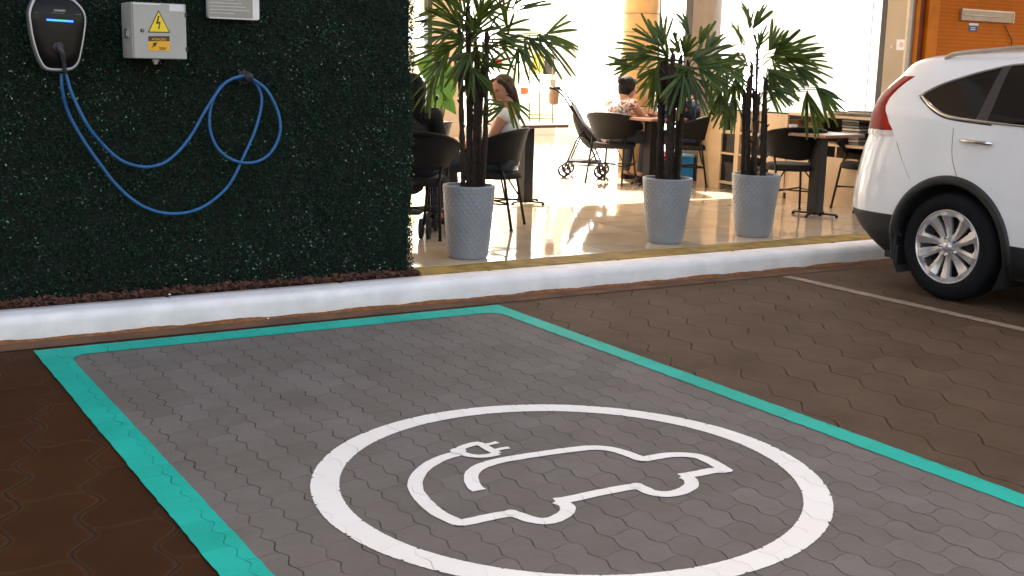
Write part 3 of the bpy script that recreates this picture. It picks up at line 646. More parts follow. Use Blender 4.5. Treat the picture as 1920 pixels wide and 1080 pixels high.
# content of the shelves
cols = [(.10,.045,.02),(.35,.25,.14),(.03,.03,.03),(.42,.36,.28),(.20,.07,.04),(.16,.15,.13)]
mcb = [mat("book_cover_%s" % n, c, .6, var=.2) for n, c in zip(("brown","tan","black","cream","rust","grey"), cols)]
m_box = mat("dark_storage", (.02, .018, .018), .6); m_red = mat("red_plastic", (.62, .02, .012), .4)
k = 0
for (ya, yb, z) in ((y_c-.03, y_d+.05, BT-.213), (y_b+.05, y_a-.05, BT-.213)):
    y = ya if ya < yb else yb; e = max(ya, yb)
    while y < e - .05:
        t = random.uniform(.02, .045); h = random.uniform(.12, .19)
        mb = MB(); mb.box((.04, 0, 0), (.20, t*.9, h), .002); o = mb.build("book", mcb[k % 6]); o.location = (BXX, y, FZ+z+.001)
        tag(o, "small upright book on the top shelf of the bookcase behind the palm stems", "book", "upright books behind the palm stems"); y += t; k += 1
for (ya, yb, z, lb) in ((y_b+.03, y_a-.05, BT-.438, "black storage crate on the middle shelf of the bookcase"), (y_b+.03, y_a-.05, .088, "black storage crate on the bottom shelf of the bookcase"), (y_d+.04, y_c-.04, .088, "dark bin on the bottom shelf behind the rightmost palm's stems")):
    mb = MB(); mb.box((.03, ya, 0), (.30, yb, .19), .008); mb.box((.02, ya-.005, .17), (.31, yb+.005, .195), .004); o = mb.build("storage_crate", m_box); o.location = (BXX, 0, FZ+z+.001); tag(o, lb, "crate")
# stacks of magazines / books on the counter
def stack(px, n, w, l, h, label, tone):
    Y = yat(px, BXX+.1, 230)
    for i in range(n):
        mb = MB(); q = random.uniform(-.1, .1); mb.box((-w/2, -l/2, 0), (w/2, l/2, h*.72), .002); o = mb.build("magazine", mcb[tone[i % len(tone)]])
        o.location = (BXX+.16+random.uniform(-.008,.008), Y+random.uniform(-.008,.008), FZ+BT-.243+i*h+.001); o.rotation_euler = (0, 0, q*.3); tag(o, label, "magazine", label)
stack(1603, 9, .22, .21, .026, "magazine in the tall grey stack at the right of the counter", (5, 3, 5, 2))
def stack2(px, n, label, tone):
    Y = yat(px, BXX+.1, 200)
    for i in range(n):
        mb = MB(); mb.box((-.1, -.13, 0), (.1, .13, .012), .001); o = mb.build("magazine", mcb[tone[i % len(tone)]]); o.location = (BXX+.15+random.uniform(-.02,.02), Y+random.uniform(-.02,.02), FZ+BT+.021+i*.0135); o.rotation_euler = (0,0,random.uniform(-.2,.2)); tag(o, label, "magazine", label)
stack2(1580, 3, "grey magazine in the low pile on the counter top under the window", (5, 3)); stack2(1618, 4, "magazine in the pile on the counter top nearest the car", (5, 5, 3))
m_wick = mat("brown_wicker", (.26, .13, .055), .8, var=.3, vs=20, bump=1, bs=60, kind='wave')
for px, lb in ((1490, "brown wicker basket on the counter shelf beside the plywood door"), (1522, "brown wicker basket on the counter shelf behind the drooping frond")):
    Y = yat(px, BXX+.1, 215); mb = MB(); mb.lathe([(.0,.001),(.085,.001),(.10,.12),(.105,.19),(.098,.19),(.08,.02)], 18); o = mb.build("wicker_basket", m_wick); o.location = (BXX+.16, Y, FZ+BT-.244); tag(o, lb, "basket")
Y = yat(1502, BXX-.1, 300); 
mb = MB(); mb.box((0,0,0),(.2,.26,.05),.006); o = mb.build("red_book", m_red); o.location = (BXX+.08, yat(1502, BXX+.1, 305), FZ+.30); 
o.location.z = FZ+.0855; tag(o, "red box file low in the bookcase behind the chair back", "box file")

# ---------------------------------------------------------------- stickers and fittings at the corner
def on_col(px, py): p = GX(px, py, WX-.06); return p
m_pink = mat("pink_print", (.50, .12, .16), .5)
a = on_col(1682, 74); b_ = on_col(1699, 94)
st = thing("no_smoking_sticker", "small white sticker with a round red no smoking sign on the corner column", "sticker", (a.x-.0005, (a.y+b_.y)/2, (a.z+b_.z)/2))
hw = abs(a.y-b_.y)/2; hh = abs(a.z-b_.z)/2
mb = MB(); mb.box((-.0015, -hw, -hh), (0, hw, hh)); mb.build("backing", m_stick, st)
mb = MB(); mb.lathe([(.016,-.0022),(.022,-.0022),(.022,-.0016),(.016,-.0016),(.016,-.0022)], 24, axis='x'); mb.prism([(-.015,-.013),(-.013,-.015),(.015,.013),(.013,.015)], -.0024, -.0016, lambda u, v, w: (w, u, v)); mb.build("prohibition_ring", m_pink, st)
mb = MB(); mb.box((-.0022, -.011, -.003), (-.0016, .009, .001)); mb.build("cigarette", m_prblk, st)
a = on_col(1669, 88); mb = MB(); mb.lathe([(0,-.012),(.008,-.010),(.012,0)], 12, axis='x'); o = mb.build("door_bell", m_stick); o.location = (WX-.061, a.y-.02, a.z); tag(o, "tiny round white button on the corner column beside the window", "button")
DY = OY - .03
a = GY(1800, 13, DY); b_ = GY(1895, 44, DY)
m_plate = mat("dull_beige_metal", (.36, .27, .19), .4, .4, var=.1); m_plate2 = mat("light_beige_metal", (.74, .58, .42), .4, .2)
pl = thing("door_plate", "long beige metal plate with a raised bar on the orange door", "door plate", (a.x, DY-.001, b_.z)); w = b_.x-a.x; h = .105
mb = MB(); mb.box((0, -.03, 0), (w, 0, h), .004); mb.build("plate_body", m_plate, pl)
mb = MB(); mb.box((0, -.034, h-.010), (w, -.0302, h+.003)); mb.box((w-.008, -.034, 0), (w+.004, -.0302, h-.0101)); mb.build("plate_lip", m_plate2, pl)
mb = MB(); mb.tube([(.03, -.036, h*.48), (w*.83, -.036, h*.48)], .006, 8); mb.build("bar", m_plate2, pl)
a = GY(1817, 43, DY); b_ = GY(1833, 60, DY); m_bluep = mat("blue_print", (.05, .06, .16), .5)
sk = thing("notice_sticker", "small blue and white notice under the beige plate on the orange door", "sticker", (a.x, DY-.001, b_.z)); w = b_.x-a.x; h = a.z-b_.z
mb = MB(); mb.box((0, -.0015, h*.72), (w, 0, h)); mb.build("white_heading", m_stick, sk); mb = MB(); mb.box((.0, -.0015, 0), (w*.92, 0, h*.70)); mb.build("blue_field", m_bluep, sk)
mb = MB(); mb.box((w*.2, -.002, h*.2), (w*.7, -.0016, h*.3)); mb.box((w*.2, -.002, h*.42), (w*.7, -.0016, h*.52)); mb.build("printed_lines", m_stick, sk)
a = GY(1883, 48, DY); b_ = GY(1895, 86, DY)
mb = MB(); mb.tube(smooth_path([(a.x, DY-.008, a.z), ((a.x+b_.x)/2-.006, DY-.02, (a.z+b_.z)/2+.01), (b_.x, DY-.012, b_.z), (b_.x+.002, DY-.01, b_.z-.5)], 5), .005, 8); o = mb.build("loose_cable", m_orange3); tag(o, "dark loose cable hanging below the beige plate on the orange door", "cable")
# orange drain pipe next to the corner
pp = GY(1718, 60, OY-.05); dp = thing("drain_pipe", "thin orange pipe running down beside the corner column", "pipe", (pp.x, OY-.05, FZ))
mb = MB(); mb.tube([(0,0,.0),(0,0,2.84)], .02, 12); mb.build("pipe", m_orange2, dp)
for zz in (1.28, 1.0): mb = MB(); mb.lathe([(.021,0),(.027,.003),(.027,.022),(.021,.025)], 16, (0,0,zz)); mb.build("pipe_collar", m_orange3, dp)
mb = MB(); mb.box((-.035,-.03,1.02),(.05,.045,1.09),.006); mb.lathe([(0,-.02),(.015,-.018),(.018,0)],12,(.0,-.03,1.055),'y'); mb.build("valve_box", m_orange3, dp)

# ---------------------------------------------------------------- chairs
m_ratt = mat("dark_woven_rattan", (.0085, .0068, .006), .5, spec=.25, var=.35, vs=40, bump=1., bs=55, kind='wave', bdist=.004)
m_legm = mat("dark_brown_tube", (.008, .006, .005), .45, spec=.3)
m_seatf = mat("seat_weave", (.016, .013, .011), .7, spec=.2, var=.3, vs=50, bump=1, bs=90)
def make_chair(label):
    t = thing("rattan_chair", label, "chair")
    def sh(q, k, off=0):       # q angle from the back (-y), k 0 bottom .. 1 top
        f = abs(q)/math.radians(118); ztop = .765 - .17*f**2.2; zbot = .49 + .04*f
        R_ = (.225 + .075*k + off) ; return (R_*math.sin(q)*1.0, -R_*math.cos(q)*.98 + .02, zbot + (ztop-zbot)*k)
    Q = [math.radians(-118 + 236*i/36) for i in range(37)]
    mb = MB(); mb.grid([[sh(q, k/8, .008) for q in Q] for k in range(9)]); mb.grid([[sh(q, k/8, -.008) for q in Q] for k in range(9)], flip=True)
    for k in (0, 8): mb.grid([[sh(q, k/8, .008) for q in Q], [sh(q, k/8, -.008) for q in Q]])
    for qi in (0, 36): mb.grid([[sh(Q[qi], k/8, .008) for k in range(9)], [sh(Q[qi], k/8, -.008) for k in range(9)]])
    mb.build("backrest", m_ratt, t)
    mb = MB(); mb.tube([sh(q, 1) for q in Q], .014, 8); mb.tube([sh(q, 0) for q in Q], .010, 8); mb.build("rim", m_ratt, t)
    mb = MB(); mb.lathe([(0,.445),(.20,.445),(.225,.435),(.235,.42),(.235,.39),(.22,.385),(.0,.385)], 36); mb.build("seat", m_seatf, t)
    for sx in (-1, 1):
        mb = MB(); mb.tube([(sx*.155, .17, .40), (sx*.19, .22, .012)], .011, 8); mb.lathe([(0,0),(.014,0),(.014,.014),(0,.015)], 10, (sx*.19,.22,0)); mb.build("leg", m_legm, t)
        mb = MB(); mb.tube([(sx*.20, -.11, .52), (sx*.19, -.15, .40), (sx*.215, -.22, .012)], .011, 8); mb.lathe([(0,0),(.014,0),(.014,.014),(0,.015)], 10, (sx*.215,-.22,0)); mb.build("leg", m_legm, t)
        mb = MB(); mb.tube([(sx*.225, .06, .56), (sx*.20, .13, .41)], .010, 8); mb.build("arm_support", m_legm, t)
    mb = MB(); mb.tube([(-.178,.196,.20),(.202,-.19,.20)], .007, 6); mb.tube([(.178,.196,.208),(-.202,-.19,.208)], .007, 6)
    for a, b in (((-.178,.196,.2),(-.202,-.19,.2)), ((.178,.196,.2),(.202,-.19,.2))): mb.tube([a, b], .007, 6)
    mb.build("stretcher", m_legm, t)
    for sx in (-1,1): mb = MB(); mb.tube([(sx*.20,-.165,.24),(sx*.09,-.10,.385)], .007, 6); mb.build("brace", m_legm, t)
    return t
CG = "dark rattan tub chairs around the cafe tables"
def face(v): return math.atan2(v.y, v.x) - PI/2
spots = [(GZ(780, 442, FZ), DH*1.0 + RH*.1, "dark rattan chair half hidden by the foliage wall, its back to the car park"),
         (GZ(920, 424, FZ), -RH + DH*.25, "dark rattan chair that the woman in the white top sits on"),
         (GZ(1147, 343, FZ), DH + RH*.55, "dark rattan chair holding the person in the patterned shirt"),
         (GZ(1293, 345, FZ), -RH + DH*.35, "dark rattan chair right of the middle palm, holding the person in navy"),
         (GZ(1477, 398, FZ), DH - RH*.12, "empty dark rattan chair with its back turned, right of the rightmost palm"),
         (GZ(1618, 394, FZ), -RH - DH*.3, "empty dark rattan chair partly hidden by the white car")]
proto = make_chair(spots[0][2]); chairs = []
for i, (p, d, lb) in enumerate(spots):
    c = proto if i == 0 else copy_tree(proto); c.location = p; c.rotation_euler = (0, 0, face(d)); tag(c, lb, "chair", CG); chairs.append(c)

# ---------------------------------------------------------------- tables
m_ttop = mat("dark_wood_table_top", (.16, .065, .03), .28, var=.25, vs=5); m_ped = mat("black_table_column", (.004, .003, .004), .45, spec=.25)
def make_table(label):
    t = thing("cafe_table", label, "table")
    mb = MB(); mb.box((-.27, -.27, .700), (.27, .27, .728), .006); mb.build("table_top", m_ttop, t)
    mb = MB(); mb.box((-.052, -.052, .02), (.052, .052, .699), .004); mb.build("pedestal", m_ped, t)
    mb = MB(); mb.box((-.05,-.05,.012),(.05,.05,.026))
    for k in range(4):
        q = k*PI/2+.3; mb.tube([(.04*math.cos(q), .04*math.sin(q), .022), (.20*math.cos(q), .20*math.sin(q), .020)], .009, 6); mb.lathe([(0,0),(.014,0),(.014,.018),(0,.02)], 10, (.2*math.cos(q), .2*math.sin(q), 0))
    mb.build("base", m_ped, t); return t
tproto = make_table("cafe table with a slim black column behind the seated woman")
for i, (p, lb) in enumerate(((GZ(984, 381, FZ), "cafe table with a slim black column behind the seated woman"), (GZ(1216, 347, FZ), "cafe table between the person in the patterned shirt and the person in navy"), (GZ(1527, 404, FZ), "cafe table with a black column beside the empty rattan chair near the car"))):
    t = tproto if i == 0 else copy_tree(tproto); t.location = p; t.rotation_euler = (0,0,.12); tag(t, lb, "table", "cafe tables with a single black column")
tp1 = GZ(984, 381, FZ)
# things on and under the tables
tp2 = GZ(1216, 347, FZ); m_sky = mat("sky_blue_plastic", (.02, .26, .55), .4); m_mint = mat("pale_blue_plastic", (.25, .5, .62), .4)
sb = GZ(1288, 342, FZ) + DH*.35; sbx = thing("storage_box", "bright blue storage box on the floor behind the middle palm", "box", sb, math.atan2(RH.y, RH.x))
mb = MB(); mb.box((-.17,-.12,0),(.10,.12,.26),.01); mb.build("box_body", m_sky, sbx); mb = MB(); mb.box((-.18,-.13,.262),(.11,.13,.29),.008); mb.build("lid", m_mint, sbx)
rb = GZ(1240, 330, FZ) + DH*.1; rbx = thing("red_bag", "red bag leaning under the table behind the middle palm", "bag", rb + Vector((0,0,.0)), math.atan2(RH.y, RH.x))
mb = MB(); rows = [[(w*math.cos(q), .05*math.sin(q), z) for q in [2*PI*k/16 for k in range(17)]] for z, w in ((0,.05),(.02,.085),(.12,.09),(.21,.07),(.24,.045))]; mb.grid(rows); mb.add(rows[0][:-1],[tuple(range(16))]); mb.add(rows[-1][:-1],[tuple(range(16))]); mb.build("bag_body", m_red, rbx)
mb = MB(); mb.tube(smooth_path([(-.04,0,.235),(-.03,0,.29),(.03,0,.29),(.04,0,.235)],4), .006, 6); mb.build("handle", m_red, rbx)
bp_ = tp2 + RH*.12 - DH*.05 + Vector((0,0,.7285)); bt = thing("squeeze_bottle", "tall blue bottle with pointed yellow cap on the middle table", "bottle", bp_)
m_by = mat("bright_yellow_plastic", (.80, .66, .0), .4); m_bb = mat("deep_blue_plastic", (.01, .06, .18), .4)
mb = MB(); mb.lathe([(0,0),(.045,0),(.05,.02),(.05,.12),(.042,.16)], 18); mb.build("bottle_body", m_bb, bt); mb = MB(); mb.lathe([(.043,.161),(.044,.19),(.02,.23),(.006,.29),(0,.29)], 18); mb.build("cap", m_by, bt)
m_cup = mat("white_ceramic", (.75,.73,.7), .3); tp3 = GZ(1527, 404, FZ)
cpp = tp3 - RH*.22 + DH*.1 + Vector((0,0,.7285)); mb = MB(); mb.lathe([(0,0),(.05,.0),(.06,.012),(.03,.012),(.035,.055),(.038,.06),(.033,.058),(.028,.015),(0,.014)], 20); o = mb.build("saucer_cup", m_cup); o.location = cpp; tag(o, "small white cup on the table by the rightmost palm", "cup")

# ---------------------------------------------------------------- potted rhapis palms
m_pot = mat("hammered_grey_pot", (.225, .24, .265), .42, var=.10, vs=6, bump=.35, bs=90, kind='voronoi', bdist=.003)
m_stem = mat("fibrous_brown_stem", (.040, .024, .016), .9, var=.5, vs=30, bump=1, bs=60, kind='wave', bdist=.004)
m_frond = leafgreen("palm_leaf_green", (.014, .030, .006), (.060, .110, .016), .38, .45)
def translucent(m, col, k):
    nt = m.node_tree; N, L = nt.nodes, nt.links; out = N["Material Output"]; b = N["Principled BSDF"]; t = N.new("ShaderNodeBsdfTranslucent"); t.inputs[0].default_value = list(col)+[1]
    x = N.new("ShaderNodeMixShader"); x.inputs[0].default_value = k; L.new(b.outputs[0], x.inputs[1]); L.new(t.outputs[0], x.inputs[2]); L.new(x.outputs[0], out.inputs[0])
translucent(m_frond, (.12, .20, .02), .22)
m_pet = mat("petiole_green", (.06, .075, .02), .6, var=.3)
def frond(name, parent, stem, hub, axis, length, spread, nseg, wid, seed):
    rnd = random.Random(seed); mb = MB()
    hub = Vector(hub); axis = Vector(axis).normalized()
    side = axis.cross(Vector((rnd.uniform(-.8,.8), -1, rnd.uniform(-.5,.9)))).normalized(); nrm = side.cross(axis).normalized()
    for s in range(nseg):
        if rnd.random() < .06: continue
        f = (s + .5)/nseg*2 - 1; q = f*spread + rnd.uniform(-.05, .05)
        d = (axis*math.cos(q) + side*math.sin(q) + nrm*rnd.uniform(-.12, .12)).normalized(); L_ = length*(1 - .22*abs(f)**1.5)*rnd.uniform(.74, 1.10); w = wid*rnd.uniform(.8, 1.15)
        sd_ = nrm.cross(d).normalized(); droop = rnd.uniform(.02, .20)*L_; tw = rnd.uniform(-.5, .5); nst = 6; rows = []
        for i in range(nst+1):
            t = i/nst; c = hub + d*(L_*t) + Vector((0,0,-droop*t**2.2)) + nrm*(.02*math.sin(t*2+s))
            ww = w*(.35 + .65*min(1, t*3.2)) if t < .8 else w*(1 - (t-.8)/.2*.45)
            a2 = sd_*math.cos(tw*t) + nrm*math.sin(tw*t); n2 = nrm*math.cos(tw*t) - sd_*math.sin(tw*t)
            rows.append([c - a2*ww/2 + n2*ww*.16, c - n2*ww*.05, c + a2*ww/2 + n2*ww*.16])
        mb.grid(rows, smooth=False)
    mb.weld = False; mb.renorm = False
    o = mb.build(name, m_frond, parent)
    pm = MB(); stem = Vector(stem); md = (stem+hub)/2 + Vector((0,0,.04)); pm.tube(smooth_path([stem, md, hub], 4), [.0042]*4+[.003]*5, 5); pm.build("petiole", m_pet, o)
    return o
def palm(label, base_px, pot_top, rt, rb, stems, fronds, seed, wd=.023, wild=.6):
    base = GZ(*base_px, FZ); D = (base-O).dot(B_F); ppm = FPX/D; rot = math.atan2(RH.y, RH.x)
    t = thing("potted_palm", label, "potted palm", base, rot)
    H = pot_top
    mb = MB(); prof = [(0,.0),(rb*.96,.0),(rb,.008)]
    for i in range(1, 15): k = i/14; prof.append((rb + (rt-rb)*(k**.75), .008 + (H-.012)*k))
    prof += [(rt-.002, H), (rt-.016, H), (rt-.020, H-.03), (rt-.03, H-.045)]
    rows = []; prof2 = []
    for (r0, h0), (r1, h1) in zip(prof, prof[1:]):
        m_ = max(1, int(abs(h1-h0)/.0042)); prof2 += [(r0+(r1-r0)*i/m_, h0+(h1-h0)*i/m_) for i in range(m_)]
    prof2.append(prof[-1]); PN = 192
    for r_, h_ in prof2:
        outer_ = .015 < h_ < H-.012 and r_ > rb*.98; row = []
        for k in range(PN+1):
            q = 2*PI*(k % PN)/PN; a_ = 0.
            if outer_:
                rw = h_/.025; g = max(0, math.cos(26*q + PI*math.floor(rw) + .5*math.sin(3*q+h_*20)))*math.sin(PI*(rw-math.floor(rw))); a_ = .0042*g**.7*(.75+.25*math.sin(7*q+h_*63))
            row.append(((r_+a_)*math.cos(q), (r_+a_)*math.sin(q), h_))
        rows.append(row)
    mb.grid(rows); mb.build("pot", m_pot, t)
    mb = MB(); mb.lathe([(rt-.025, H-.04),(rt*.5, H-.03),(0,H-.026)], 32); mb.build("potting_soil", m_soil, t)
    loc = lambda px, py, dd=0: Vector(((px-base_px[0])/ppm*(1+dd/D), dd, (base_px[1]-py)/ppm*1.012*(1+dd/D) + (dd*-.0) ))
    # height of a pixel: solve with the true camera so that hubs fall where they should
    def loc(px, py, dd=0.):
        dv = ray(px, py); tt = ((base + DH*dd) - O).dot(DH)/dv.dot(DH); p = O + dv*tt - base; return Vector((p.dot(RH), p.dot(DH), p.z))
    rnd = random.Random(seed); tops = []
    for i, (x0, x1, y1, r) in enumerate(stems):
        dd = rnd.uniform(-.06, .06); a = loc(x0, base_px[1]-H*ppm*.93, dd); b = loc(x1, y1, dd*1.6); m = (a+b)/2 + Vector((rnd.uniform(-.012,.012), rnd.uniform(-.02,.02), 0))
        pts = smooth_path([a, m, b], 10); rr_ = [r*(1 + .18*math.sin(j*2.1) + rnd.uniform(-.12, .12)) for j in range(len(pts))]
        mb = MB(); mb.tube(pts, rr_, 7)
        for j in range(2, len(pts), 3):     # torn fibre sheaths
            q = rnd.uniform(0, 6.3); d_ = Vector((math.cos(q), math.sin(q)*.4, .9)).normalized(); mb.tube([pts[j], pts[j]+d_*.035], [r*.9, r*.3], 5)
        mb.build("stem", m_stem, t); tops.append((a, b))
    for i, (hx, hy, deg, ln, spd, ns) in enumerate(fronds):
        dd = rnd.uniform(-.16, .22); h = loc(hx, hy, dd); q = math.radians(deg)
        ax = Vector((math.cos(q), rnd.uniform(-wild, wild), math.sin(q)))
        a, b = min(tops, key=lambda s: (s[1]-h).length); k = min(1., max(.35, (h.z - .10 - a.z)/max(.05, b.z-a.z))); st = a + (b-a)*k
        frond("frond", t, st, h, ax, ln/ppm, math.radians(spd), ns, wd*(1 if ln > 50 else .85), seed*100+i)
    return t
F1 = [(1022,64,22,78,48,6),(1008,66,-38,88,34,6),(985,70,-62,70,40,7),(962,18,35,72,40,6),(948,28,100,62,30,4),(955,62,95,58,16,3),(930,62,5,85,34,6),(936,80,-15,70,45,6),
      (850,62,188,80,40,8),(846,84,218,84,42,8),(862,50,150,86,40,8),(872,30,112,90,40,9),(900,38,78,92,46,9),(893,92,-88,74,60,10),(908,112,-100,84,45,8),(915,124,25,58,34,5),(910,118,-95,46,45,5),
      (834,108,232,72,40,7),(872,112,245,80,26,5),(815,142,252,78,34,7),(954,190,-48,70,34,5),(946,198,190,40,40,5),(880,8,125,84,42,8),(912,-8,62,80,42,8),(842,20,165,76,38,7),(972,88,-78,76,40,6),
      (872,74,200,70,55,9),(892,60,60,70,60,10),(905,80,-10,80,60,10),(880,100,-120,70,50,8),(858,0,135,74,40,7),(885,130,-70,60,45,7),(990,74,-15,84,26,4),(900,20,10,70,50,8),(870,60,90,60,50,9),(820,30,200,50,30,5),(915,150,-110,70,30,5),
      (880,85,80,60,70,10),(905,60,150,60,60,9)]
S1 = [(868,862,60,.017),(880,878,20,.016),(888,893,90,.015),(896,905,140,.014),(905,913,60,.016),(906,912,130,.013),(875,884,150,.012),(900,890,40,.014)]
palm("tallest potted palm in a grey hammered pot, beside the foliage wall and the seated woman", (877,482), .478, .170, .128, S1, F1, 3, .019, .8)
F2 = [(1222,98,172,74,34,8),(1236,86,140,72,30,7),(1243,88,92,74,26,5),(1226,106,196,72,30,7),(1196,126,184,58,18,4),(1186,124,168,60,16,4),(1290,66,108,54,22,4),(1312,86,70,56,24,5),(1322,98,46,60,34,7),
      (1332,108,8,66,40,8),(1344,118,-28,66,44,8),(1332,138,-66,72,44,8),(1292,128,-96,74,54,9),(1262,118,-88,74,60,10),(1232,128,-112,66,46,8),(1226,150,222,44,36,5),(1302,148,-58,74,48,8),
      (1352,158,-98,62,40,7),(1272,100,98,62,50,8),(1262,150,-80,66,50,9),(1240,150,-104,62,46,8),(1372,190,-112,60,36,7),(1352,176,-76,64,38,7),(1300,112,10,60,60,10),(1252,106,160,60,56,9),(1284,104,60,52,50,8),(1310,128,-20,64,50,9),
      (1280,140,-120,70,50,9),(1322,158,-50,60,44,8),(1240,112,-60,60,60,9),(1270,128,-50,60,60,9)]
S2 = [(1232,1240,120,.016),(1240,1248,110,.017),(1248,1255,130,.017),(1256,1262,100,.016),(1264,1276,110,.016),(1272,1290,120,.014),(1244,1236,150,.015),(1260,1268,150,.016),(1252,1262,165,.018),(1268,1280,160,.014)]
palm("middle potted palm in a grey hammered pot, between the two occupied tables", (1246,454), .474, .180, .122, S2, F2, 5)
F3 = [(1408,54,104,58,26,6),(1412,54,62,58,24,5),(1394,84,114,54,26,6),(1386,100,205,56,34,7),(1442,94,58,62,34,7),(1452,100,32,80,36,9),(1472,108,14,86,34,9),(1480,114,-8,80,34,9),(1452,120,-20,84,42,9),(1440,130,-36,78,40,8),
      (1436,150,-38,76,30,6),(1440,170,-4,58,20,5),(1441,172,-42,46,20,4),(1530,164,-38,60,26,7),(1513,172,-64,84,24,9),(1536,168,-54,72,20,6),(1372,112,222,60,36,7),(1362,140,242,62,38,7),(1376,182,-98,62,34,8),(1364,184,232,58,34,7),
      (1422,92,84,50,34,6),(1462,138,-28,62,42,8),(1492,128,-30,60,36,7),(1400,116,190,50,50,7),(1380,150,-90,56,44,8),(1446,108,5,60,55,10),(1390,128,-130,50,46,7)]
S3 = [(1392,1396,175,.016),(1400,1404,150,.017),(1408,1414,170,.016),(1398,1410,120,.012),(1416,1422,180,.015),(1428,1436,150,.014),(1432,1434,160,.013),(1404,1406,165,.015),(1412,1420,95,.010)]
palm("rightmost potted palm in a grey hammered pot, beside the empty rattan chair", (1411,442), .478, .184, .126, S3, F3, 9)

# broad leaved plant far behind
gp = GZ(822, 262, FZ); D_ = (gp-O).dot(DH)
pk = GZ(822, 372, FZ)       # nearer stand height plane
pb = Vector((gp.x, gp.y, 0)); k_ = 10.8/ (pb-Vector((0,0,0))).dot(DH); pb = Vector((pb.x*k_, pb.y*k_, FZ))
plant = thing("leafy_plant", "bright green broad leaved plant in a dark planter behind the first palm", "plant", pb, math.atan2(RH.y, RH.x))
def pl_loc(px, py, dd=0.):
    dv = ray(px, py); tt = ((pb + DH*dd) - O).dot(DH)/dv.dot(DH); p = O + dv*tt - pb; return Vector((p.dot(RH), p.dot(DH), p.z))
a = pl_loc(828, 228); b_ = pl_loc(828, 262)
mb = MB(); mb.lathe([(0,0),(.055,0),(.06,b_.z),(.062,b_.z+.001),(.10,a.z-.01),(.11,a.z),(.10,a.z),(.09,a.z-.03),(0,a.z-.03)], 24, (a.x, 0, 0)); mb.build("planter", m_ped, plant)
m_bl = leafgreen("bright_broad_leaf", (.06, .17, .02), (.16, .36, .05), .45)
for i, (px, py, deg, ln, w) in enumerate(((800,132,150,42,34),(812,150,-100,46,30),(825,110,80,30,24),(836,140,-70,60,30),(830,170,-90,56,34),(840,196,-50,52,26),(822,150,-120,50,30),(842,168,-80,44,28),(800,118,60,34,26),(815,190,-95,46,30))):
    ppm = FPX/10.9; h = pl_loc(px, py, random.uniform(-.1, .1)); q = math.radians(deg); L_ = ln/ppm; W = w/ppm; ax = Vector((math.cos(q), random.uniform(-.3,.3), math.sin(q))).normalized(); s_ = ax.cross(Vector((.1,-1,.3))).normalized(); n_ = s_.cross(ax)
    rows = []
    for j in range(9):
        t = j/8; ww = W*math.sin(PI*min(1, t**.75*.97+.03))*.5; c = h + ax*(L_*(t-.5)) + n_*(.03*math.sin(PI*t)); rows.append([c - s_*ww + n_*.012, c - s_*ww*.5 + n_*.01, c, c + s_*ww*.5+ n_*.01, c + s_*ww + n_*.012])
    mb = MB(); mb.grid(rows); mb.weld = False; lf = mb.build("leaf", m_bl, plant)
    mb = MB(); mb.tube(smooth_path([(a.x, 0, a.z-.02), ((a.x+h.x)/2, 0, (a.z+h.z)/2+.05), h - ax*L_*.45], 4), .004, 5); mb.build("leaf_stalk", m_pet, lf)

